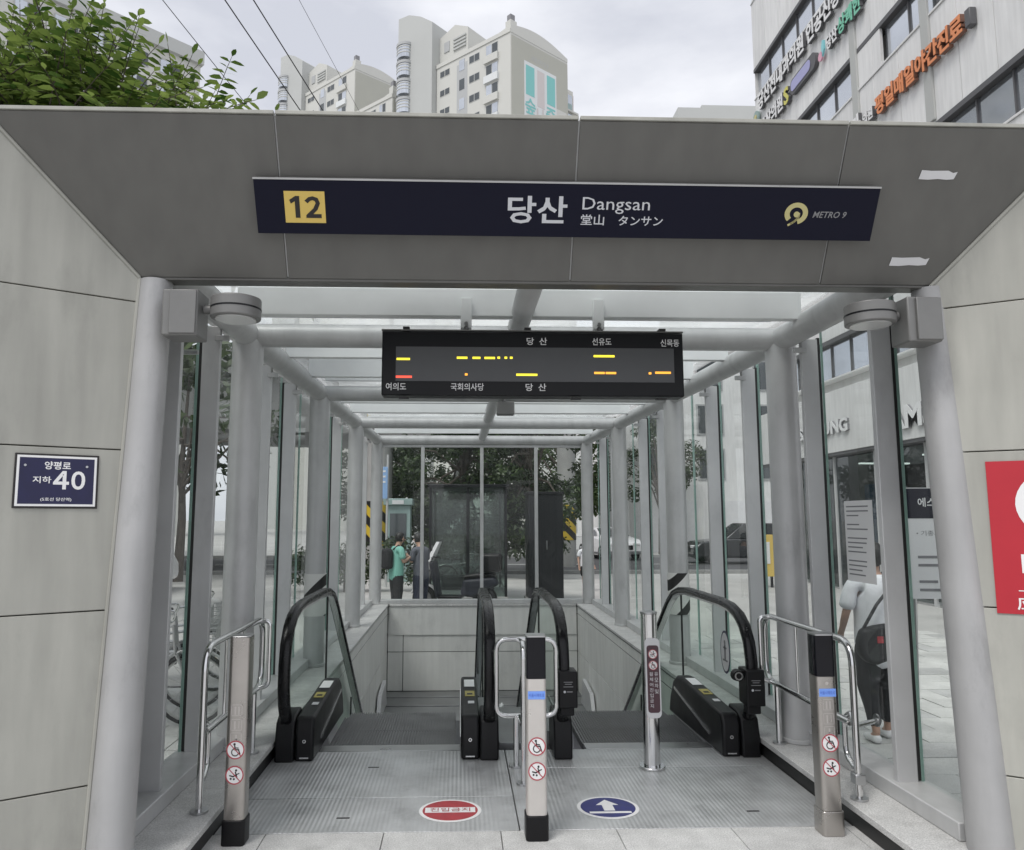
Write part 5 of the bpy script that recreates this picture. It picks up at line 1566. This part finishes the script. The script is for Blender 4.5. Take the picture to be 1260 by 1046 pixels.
car('parked_car', 'dark parked car with alloy wheel seen through the side glass', (12.0, 33.0, GZ), R(180), 'car_dark')
car('parked_car', 'white car far behind the rear glass beside the striped pier', (7.1, 43.0 - 5.8, GZ + 0.01), R(-80), 'car_white', False)
car('parked_car', 'pale car on the side road beyond the bicycles', (-8.6, 19.5, GZ + 0.01), R(90), 'car_white')
car('parked_car', 'dark car on the side road, further than the pale one', (-9.3, 26.0 - 14.6, GZ + 0.01), R(90), 'car_dark', False)

def bicycle():
    t = thing('bicycle', 'x', 'bicycle', (0, 0, 0))
    for wx in (-0.52, 0.52):
        w = obj('wheel', B().tube([(wx + .32*math.cos(i*6.2832/28), 0, .335 + .32*math.sin(i*6.2832/28)) for i in range(28)], .017, 8, True), 'tyre', t, local=True)
        obj('rim', B().tube([(wx + .295*math.cos(i*6.2832/28), 0, .335 + .295*math.sin(i*6.2832/28)) for i in range(28)], .011, 6, True), 'alloy', w, local=True)
        b = B()
        for k in range(14):
            a = k*6.2832/14; b.cyl((wx, 0.02*(-1)**k, .335), (wx + .29*math.cos(a), 0, .335 + .29*math.sin(a)), .0016, None, 3)
        obj('spokes', b, 'alloy', w, local=True)
        obj('hub', B().cyl((wx, -.045, .335), (wx, .045, .335), .022, None, 12), 'bikeyellow', w, local=True)
        obj('mudguard', B().tube([(wx + .36*math.cos(R(a)), 0, .335 + .36*math.sin(R(a))) for a in range(20, 171, 15)], .014, 6), 'bikeframe', t, local=True)
    b = B()
    for p, q in (((-.52, 0, .335), (-.12, 0, .30)), ((-.52, 0, .335), (-.22, 0, .72)), ((-.12, 0, .30), (-.24, 0, .80)), ((-.12, 0, .30), (.36, 0, .68)), ((-.20, 0, .62), (.36, 0, .68)), ((.36, 0, .64), (.34, 0, .92)), ((.38, .05, .66), (.52, .05, .335)), ((.38, -.05, .66), (.52, -.05, .335))):
        b.cyl(p, q, .016, None, 8)
    obj('frame', b, 'bikeframe', t, local=True)
    obj('saddle', B().prism(Matrix.Translation((-.25, 0, .80)), [(-.13, -.085), (-.13, .085), (.02, .05), (.15, .02), (.15, -.02), (.02, -.05)], 0, .05), 'black', t, .015, local=True)
    obj('handlebar', B().tube(fillet([(.16, -.29, .98), (.30, -.26, .99), (.34, 0, .95), (.30, .26, .99), (.16, .29, .98)], .08), .012, 8), 'chrome', t, local=True)
    b = B()
    for k in range(6):
        z = .70 + k*.045
        b.tube([(.48, -.16, z), (.74, -.18, z), (.74, .18, z), (.48, .16, z)], .004, 4, True)
    for k in range(9):
        y = -.16 + k*.04; b.cyl((.74, y*1.1, .70), (.74, y*1.1, .925), .003, None, 4); b.cyl((.48, y, .70), (.48, y, .925), .003, None, 4)
    obj('basket', b, 'bikeframe', t, local=True)
    obj('crank', B().cyl((-.12, -.06, .30), (-.12, .06, .30), .085, None, 18), 'black', t, local=True)
    for s in (-1, 1): obj('pedal', B().box(-.12 + s*.15, -.12 + s*.15 + .09, s*.09 - .03, s*.09 + .03, .29, .31), 'black', t, local=True)
    obj('kickstand', B().cyl((-.40, .04, .32), (-.36, .18, .0), .009, None, 6), 'black', t, local=True)
    return t
bk = bicycle()
for i, (x, y, rz, lb) in enumerate(((-2.95, 7.35, 8, 'parked bicycle nearest the front glass pane, wheel towards the glass'), (-3.15, 8.0, 3, 'second parked bicycle from the portal, behind the nearest one'), (-3.2, 8.75, 12, 'third parked bicycle from the portal, in the row outside the glass'), (-3.3, 9.6, -4, 'fourth parked bicycle from the portal, farthest in the row'))):
    o = bk if i == 0 else copy_tree(bk)
    o.location = (x, y, GZ + (0.022 if y < 9.2 else 0)); o.rotation_euler = (R(6), 0, R(rz))
    tag(o, lb, 'bicycle', 'bicycles parked outside the glass')

for x, y, rz, lb in ((0.15, 20.9, 4, 'added bicycle imitating a reflected shape, nearer the dark cabinet'), (-0.35, 21.6, -10, 'added bicycle imitating a reflected shape, nearer the phone booth')):  # added copies stand in for bike shapes seen as reflections
    o = copy_tree(bk); o.location = (x, y, GZ); o.rotation_euler = (R(5), 0, R(rz)); tag(o, lb, 'bicycle', 'bicycles imitating reflections')

# scooter, behind the rear glass
t = thing('scooter', 'dark motor scooter with white windshield and rear box behind the rear glass', 'scooter', (-0.05, 16.2, GZ), None, R(170))
obj('rear_body', B().prism(frame((0, .17, 0), (1, 0, 0), (0, 0, 1)), [(-.88, .55), (-.80, .72), (-.15, .66), (-.08, .34), (-.35, .30), (-.62, .46)], 0, .34), 'cover_navy', t, .06, local=True, seg=3)
obj('seat', B().prism(frame((0, .15, 0), (1, 0, 0), (0, 0, 1)), [(-.82, .725), (-.78, .80), (-.40, .78), (-.14, .74), (-.14, .665)], 0, .30), 'black', t, .04, local=True, seg=3)
obj('footboard', B().box(-.12, .38, -.17, .17, .27, .33), 'black', t, .02, local=True)
obj('leg_shield', B().prism(frame((0, .20, 0), (1, 0, 0), (0, 0, 1)), [(.34, .28), (.42, .30), (.56, .98), (.48, 1.04), (.44, .98)], 0, .40), 'cover_navy', t, .05, local=True, seg=3)
obj('fork', B().cyl((.52, 0, .95), (.68, 0, .27), .03, None, 10), 'alloy', t, local=True)
obj('front_mudguard', B().prism(frame((0, .09, 0), (1, 0, 0), (0, 0, 1)), [(.68 + .30*math.cos(R(a)), .265 + .30*math.sin(R(a))) for a in range(20, 161, 14)] + [(.68 + .27*math.cos(R(a)), .265 + .27*math.sin(R(a))) for a in range(160, 19, -14)], 0, .18), 'white_soft', t, .01, local=True)
obj('headlight', B().cyl((.56, 0, .93), (.62, 0, .92), .085, .075, 18), 'white_soft', t, local=True)
b = B()
for i in range(8):
    for j in range(5):
        q = []
        for a_, c_ in ((i, j), (i + 1, j), (i + 1, j + 1), (i, j + 1)):
            th_ = R(-70 + 140*a_/8); h_ = c_/5
            q.append(b.bm.verts.new((.46 + .20*math.cos(th_)*(1 - .3*h_) - .16*h_, .21*math.sin(th_)*(1 - .35*h_*h_), 1.02 + .40*h_)))
        b.bm.faces.new(q)
bmesh.ops.remove_doubles(b.bm, verts=b.bm.verts, dist=1e-4)
obj('windshield', b, 'white_soft', t, local=True, smooth=80)
obj('box', B().box(-.92, -.50, -.22, .22, .815, 1.18), 'black', t, .05, local=True, seg=3)
for wx in (-.58, .68):
    obj('wheel', B().tube([(wx + .20*math.cos(i*6.2832/22), 0, .265 + .20*math.sin(i*6.2832/22)) for i in range(22)], .06, 10, True), 'tyre', t, local=True)
    obj('hub', B().cyl((wx, -.06, .265), (wx, .06, .265), .15, None, 16), 'alloy', t, local=True)
obj('handlebar', B().tube([(.45, -.34, 1.08), (.52, -.1, 1.10), (.52, .1, 1.10), (.45, .34, 1.08)], .016, 8), 'black', t, local=True)
for s in (-1, 1): obj('mirror', B().cyl((.46, s*.34, 1.30), (.47, s*.34, 1.30), .06, None, 14), 'black', t, local=True)

# ------------------------------------------------------------------ people
def skin_mesh(verts, edges, radii, root=0, sub=2):
    me = bpy.data.meshes.new('tmp'); me.from_pydata(verts, edges, [])
    o = bpy.data.objects.new('tmp', me); COL.objects.link(o)
    md = o.modifiers.new('skin', 'SKIN'); md.use_smooth_shade = True
    for i, sv in enumerate(me.skin_vertices[0].data):
        r = radii[i]; sv.radius = r if isinstance(r, tuple) else (r, r)
        sv.use_root = (i == root)
    s2 = o.modifiers.new('sub', 'SUBSURF'); s2.levels = sub; s2.render_levels = sub
    dg = bpy.context.evaluated_depsgraph_get(); dg.update()
    out = bpy.data.meshes.new_from_object(o.evaluated_get(dg))
    bpy.data.objects.remove(o); bpy.data.meshes.remove(me)
    out.polygons.foreach_set('use_smooth', [True]*len(out.polygons))
    return out
class Sk:
    def __init__(s): s.v, s.e, s.r = [], [], []
    def add(s, p, r, parent=None):
        s.v.append(tuple(p)); s.r.append(r)
        if parent is not None: s.e.append((parent, len(s.v) - 1))
        return len(s.v) - 1
    def chain(s, parent, *pr):
        for p, r in pr: parent = s.add(p, r, parent)
        return parent
    def mesh(s, sub=2): return skin_mesh(s.v, s.e, s.r, 0, sub)

def person(label, loc, rz, H, shirt, trousers, arms, legs, sleeve=0.45, head_tilt=(0, 0.0), shoes='white', shorts=False, lean=0.0, bag=None, group='people beyond the glass', wf=1.18, hem=.72):
    """faces +Y; arms/legs: {side: (elbow, wrist)} / {side: (knee, ankle)} at height 1.7"""
    k = H/1.7
    t = thing('person', label, 'person', loc, group, rz)
    S = lambda p: (p[0]*k, (p[1] + lean*max(0, p[2] - .9))*k, p[2]*k)
    b = Sk()
    pel = b.add(S((0, 0, .93)), (.095*k, .070*k))
    sp = b.chain(pel, (S((0, .0, 1.08)), (.095*k, .070*k)), (S((0, .0, 1.25)), (.110*k, .080*k)), (S((0, -.005, 1.38)), (.090*k, .065*k)))
    nk = b.chain(sp, (S((0, 0, 1.455)), .050*k))
    hx, hy = head_tilt
    b.chain(nk, (S((hx*.4, .015 + hy*.4, 1.52)), (.058*k, .065*k)), (S((hx*.8, .015 + hy*.8, 1.60)), (.072*k, .085*k)), (S((hx, .005 + hy, 1.665)), (.050*k, .065*k)))
    for s in (-1, 1):
        el, wr = arms[s]
        sh = b.chain(sp, (S((s*.165, -.005, 1.385)), .052*k))
        w = b.chain(sh, (S(tuple((V((s*.19, 0, 1.37)) + V(el))/2)), .043*k), (S(el), .036*k), (S(tuple((V(el) + V(wr))/2)), .034*k), (S(wr), .024*k))
        dv = (V(wr) - V(el)).normalized()
        pm_ = V(wr) + dv*.07
        pa = b.chain(w, (S(tuple(pm_)), (.034*k, .018*k)))
        sd = dv.cross(V((0, 1, 0.3))).normalized()
        for q in range(4):
            off = sd*(-.027 + q*.018); ln = (.060, .072, .068, .052)[q]
            f0 = pm_ + off + dv*.03; f1 = f0 + dv*ln*.55; f2 = f1 + dv*ln*.4 + V((0, .018, 0))
            b.chain(pa, (S(tuple(f0)), .0095*k), (S(tuple(f1)), .0085*k), (S(tuple(f2)), .007*k))
        th = V(wr) + dv*.03 - sd*.03
        b.chain(w, (S(tuple(th)), .011*k), (S(tuple(th + dv*.035 - sd*.012 + V((0, .012, 0)))), .0095*k))
        kn, an = legs[s]
        hp = b.chain(pel, (S((s*.085, 0, .87)), .055*k))
        b.chain(hp, (S(tuple((V((s*.095, 0, .87)) + V(kn))/2)), .060*k), (S(kn), .052*k), (S(tuple(V(kn)*.6 + V(an)*.4)), .050*k), (S(an), .034*k), (S((an[0], an[1] + .06, an[2] - .045)), .034*k), (S((an[0] + s*.01, an[1] + .16, an[2] - .055)), .026*k))
    body = obj('body', b.mesh(), 'skin', t, local=True)
    # shirt
    c = Sk()
    p0 = c.add(S((0, 0, hem)), (.160*k*wf, .128*k*wf))
    p1 = c.chain(p0, (S((0, 0, .86)), (.172*k*wf, .135*k*wf)), (S((0, 0, 1.04)), (.165*k*wf, .125*k*wf)), (S((0, 0, 1.24)), (.170*k*wf, .128*k*wf)), (S((0, -.005, 1.385)), (.132*k*wf, .090*k*wf)))
    c.chain(p1, (S((0, 0, 1.44)), .070*k))
    for s in (-1, 1):
        el, wr = arms[s]
        sh = V((s*.175*wf, -.005, 1.385)); e = V(el)
        c.chain(p1, (S(tuple(sh - V((0, 0, .02)))), .060*k*wf**.5), (S(tuple(sh.lerp(e, sleeve))), .066*k*wf**.5), (S(tuple(sh.lerp(e, sleeve + .35))), .070*k*wf**.5))
    obj('shirt', c.mesh(), shirt, t, local=True)
    # trousers
    c = Sk()
    p0 = c.add(S((0, 0, 1.04)), (.122*k, .095*k))
    p1 = c.chain(p0, (S((0, 0, .88)), (.145*k, .120*k)))
    for s in (-1, 1):
        kn, an = legs[s]
        hp = V((s*.088, 0, .84))
        seq = [(S(tuple(hp)), .108*k*wf), (S(tuple(hp.lerp(V(kn), .5))), .098*k*wf), (S(kn), .080*k*wf)]
        if not shorts: seq += [(S(tuple(V(kn).lerp(V(an), .5))), .066*k), (S(tuple(V(kn).lerp(V(an), .88))), .060*k)]
        c.chain(p1, *seq)
    obj('trousers', c.mesh(), trousers, t, local=True)
    # hair: a cap over the back and top of the head
    hc = V(S((hx*.9, .0 + hy*.9, 1.605)))
    bb = B()
    bmesh.ops.create_icosphere(bb.bm, subdivisions=3, radius=1.0)
    for v in bb.bm.verts:
        d = v.co.copy(); r = 1.0 + 0.05*math.sin(9*d.x + 4*d.z)*math.cos(7*d.y)
        v.co = V((d.x*.092*k*r, d.y*.108*k*r, d.z*.115*k*r))
        if d.y > 0.35 and d.z < 0.35: v.co.y *= 0.55
        v.co += hc + V((0, -.012*k, .022*k))
    obj('hair', bb, 'hair', t, local=True, smooth=80)
    # face marks: eyes, nose, mouth, ears
    fc = V(S((hx*.8, .015 + hy*.8, 1.595)))
    for s in (-1, 1):
        obj('eye', B().cyl(fc + V((s*.030*k, .074*k, .012*k)), fc + V((s*.030*k, .084*k, .012*k)), .011*k, .006*k, 8), 'ink', body, local=True)
        obj('ear', B().cyl(fc + V((s*.070*k, 0, 0)), fc + V((s*.086*k, -.006*k, .004*k)), .026*k, .020*k, 8), 'skin', body, local=True)
    obj('nose', B().cyl(fc + V((0, .075*k, -.008*k)), fc + V((0, .104*k, -.022*k)), .010*k, .013*k, 8), 'skin', body, local=True)
    obj('mouth', B().box(fc.x - .022*k, fc.x + .022*k, fc.y + .070*k, fc.y + .084*k, fc.z - .056*k, fc.z - .048*k), 'redring', body, local=True)
    for s in (-1, 1):
        kn, an = legs[s]
        c = Sk(); q = c.add(S((an[0], an[1] - .03, .045)), (.042*k, .042*k))
        c.chain(q, (S((an[0], an[1] + .07, .043)), (.045*k, .040*k)), (S((an[0] + s*.008, an[1] + .165, .034)), (.040*k, .030*k)))
        obj('shoe', c.mesh(), shoes, t, local=True)
    if bag: bag(t, k)
    return t

def slingbag(t, k):
    M = frame((-0.17*k, -0.215*k, 0.86*k), (1, 0, 0), (0, 0, 1)) @ Matrix.Scale(0.90, 4)
    poly = [(-.13, .15), (.0, .18), (.15, .20), (.17, .06), (.15, -.06), (.09, -.14), (0, -.17), (-.10, -.15), (-.16, -.07), (-.17, .04)]
    g_ = obj('sling_bag', B().prism(M, poly, -.05, .07), 'bag', t, .035, local=True, seg=4)
    obj('bag_tag', B().fbox(M, -.01, .05, .03, .09, .071, .075), 'signred', g_, local=True)
    obj('strap', B().tube([(-.27*k, -.21*k, .98*k), (-.12*k, -.205*k, 1.20*k), (.08*k, -.155*k, 1.38*k), (.14*k, -.02*k, 1.50*k), (.10*k, .14*k, 1.40*k)], .014, 8), 'bag', t, local=True)
def backpack(t, k):
    obj('backpack', B().box(-.15*k, .15*k, -.30*k, -.12*k, .98*k, 1.40*k), 'cloth_black', t, .06, local=True, seg=4)
    for s in (-1, 1): obj('strap', B().tube([(s*.10*k, -.12*k, 1.38*k), (s*.10*k, .0, 1.47*k), (s*.11*k, .11*k, 1.34*k), (s*.13*k, .0, 1.06*k)], .016, 6), 'cloth_black', t, local=True)
walk = {-1: ((-.10, .03, .49), (-.10, -.07, .09)), 1: ((.10, .05, .49), (.10, .08, .09))}
stand = {-1: ((-.10, .02, .49), (-.11, 0, .09)), 1: ((.10, .02, .49), (.11, 0, .09))}
hang = {-1: ((-.25, -.03, 1.12), (-.27, .10, .90)), 1: ((.25, -.03, 1.12), (.27, .06, .88))}
phone = {-1: ((-.23, .05, 1.12), (-.07, .28, 1.22)), 1: ((.23, .05, 1.12), (.07, .28, 1.22))}
person('person in white tee and black trousers with black sling bag, outside the side glass', (3.60, 6.70, GZ + 0.022), R(4), 1.64, 'cloth_white', 'cloth_black', {-1: ((-.275, .02, 1.10), (-.24, .16, .93)), 1: ((.33, .0, 1.10), (.32, .12, .90))}, walk, 0.55, bag=slingbag, wf=1.26, hem=.60)
P2 = person('person in teal tee with dark backpack looking down at a phone', (-1.24, 15.4, GZ), R(-62), 1.60, 'cloth_teal', 'cloth_black', phone, stand, 0.45, (0, .06), 'black', bag=backpack, lean=0.05)
P3 = person('person in slate grey shirt bent over a phone facing the teal tee', (-0.76, 15.6, GZ), R(48), 1.58, 'cloth_slate', 'cloth_navy', phone, stand, 0.6, (0, .08), 'black', lean=0.08)
person('short person in white tee and black shorts beyond the rear glass, past the dark cabinet', (3.30, 20.5, GZ), R(200), 1.30, 'cloth_white', 'cloth_black', hang, walk, 0.45, shorts=True)
for who, lb in ((P2, 'dark phone held up by the person in teal'), (P3, 'dark phone held by the person in slate grey')):
    Mx = who.matrix_basis if False else Matrix.Translation(who.location) @ Matrix.Rotation(who.rotation_euler.z, 4, 'Z')
    b = B(); b.fbox(Mx @ Matrix.Translation((0, .36, 1.22)) @ Matrix.Rotation(R(-35), 4, 'X'), -.037, .037, -.005, .005, -.075, .075)
    tag(obj('phone', b, 'blackgloss', bev=0.004), lb, 'phone')

# ------------------------------------------------------------------ notices at the right-hand glass
t = thing('paper_notice', 'white printed paper notice taped on the side glass above the sling bag', 'notice', (2.47, 4.73, 1.4))
NF = frame((2.468, 4.71, 1.485), (0, -1, 0), (0, 0, 1))
obj('sheet', B().fbox(NF, -0.19, 0.15, -0.275, 0.225, 0.001, 0.002), 'white', t)
rng = random.Random(2)
for k in range(16):
    if k in (3, 6, 11): continue
    w = rng.uniform(0.14, 0.27)
    obj('print_line', B().fbox(NF, -0.165, -0.165 + w, 0.185 - k*0.028, 0.193 - k*0.028, 0.0022, 0.0026), 'inkgrey', t)
t = thing('standing_banner', 'standing banner with black heading about escalator use, outside the glass', 'banner', (3.4, 5.2, GZ))
NB = frame((3.39, 5.2, 1.35), (1, -0.12, 0), (0, 0, 1))
obj('sheet', B().fbox(NB, -0.32, 0.42, -0.29, 0.46, 0, 0.01), 'white', t)
obj('heading', B().fbox(NB, -0.32, 0.42, 0.25, 0.455, 0.0103, 0.012), 'navy', t)
text('에스컬레이터 이용안내', NB, 0.06, 0.36, 0.62, 0.062, 0.0135, 'white', t, bold=0.015)
text('• 기종시간', NB, -0.17, 0.15, 0.20, 0.035, 0.0115, 'inkgrey', t)
for k, w in enumerate((0.50, 0.34, 0, 0.12, 0.14)):
    if w: obj('print_line', B().fbox(NB, -0.27, -0.27 + w, -0.02 - k*0.055, -0.002 - k*0.055, 0.0105, 0.012), 'inkgrey', t)
for a in (-0.30, 0.40):
    obj('leg', B().cyl(NB @ V((a, -0.29, -0.01)), NB @ V((a, -1.628, -0.12)), 0.014, None, 10), 'steel', t)
    obj('foot', B().box(NB.translation.x + a - 0.03, NB.translation.x + a + 0.03, 5.05, 5.65, GZ + 0.022, GZ + 0.05), 'black', t, 0.008)
t = thing('shop_standee', 'small yellow standing sign on the pavement beyond the side glass', 'sign', (8.4, 21.5, GZ))
obj('board', B().box(8.1, 8.75, 21.45, 21.52, 0.0, 1.15), 'yellow', t, 0.01)
obj('print', B().box(8.22, 8.62, 21.435, 21.449, 0.35, 0.95), 'white', t)
for x in (8.18, 8.66): obj('leg', B().box(x - .03, x + .03, 21.46, 21.51, GZ, -0.001), 'black', t)
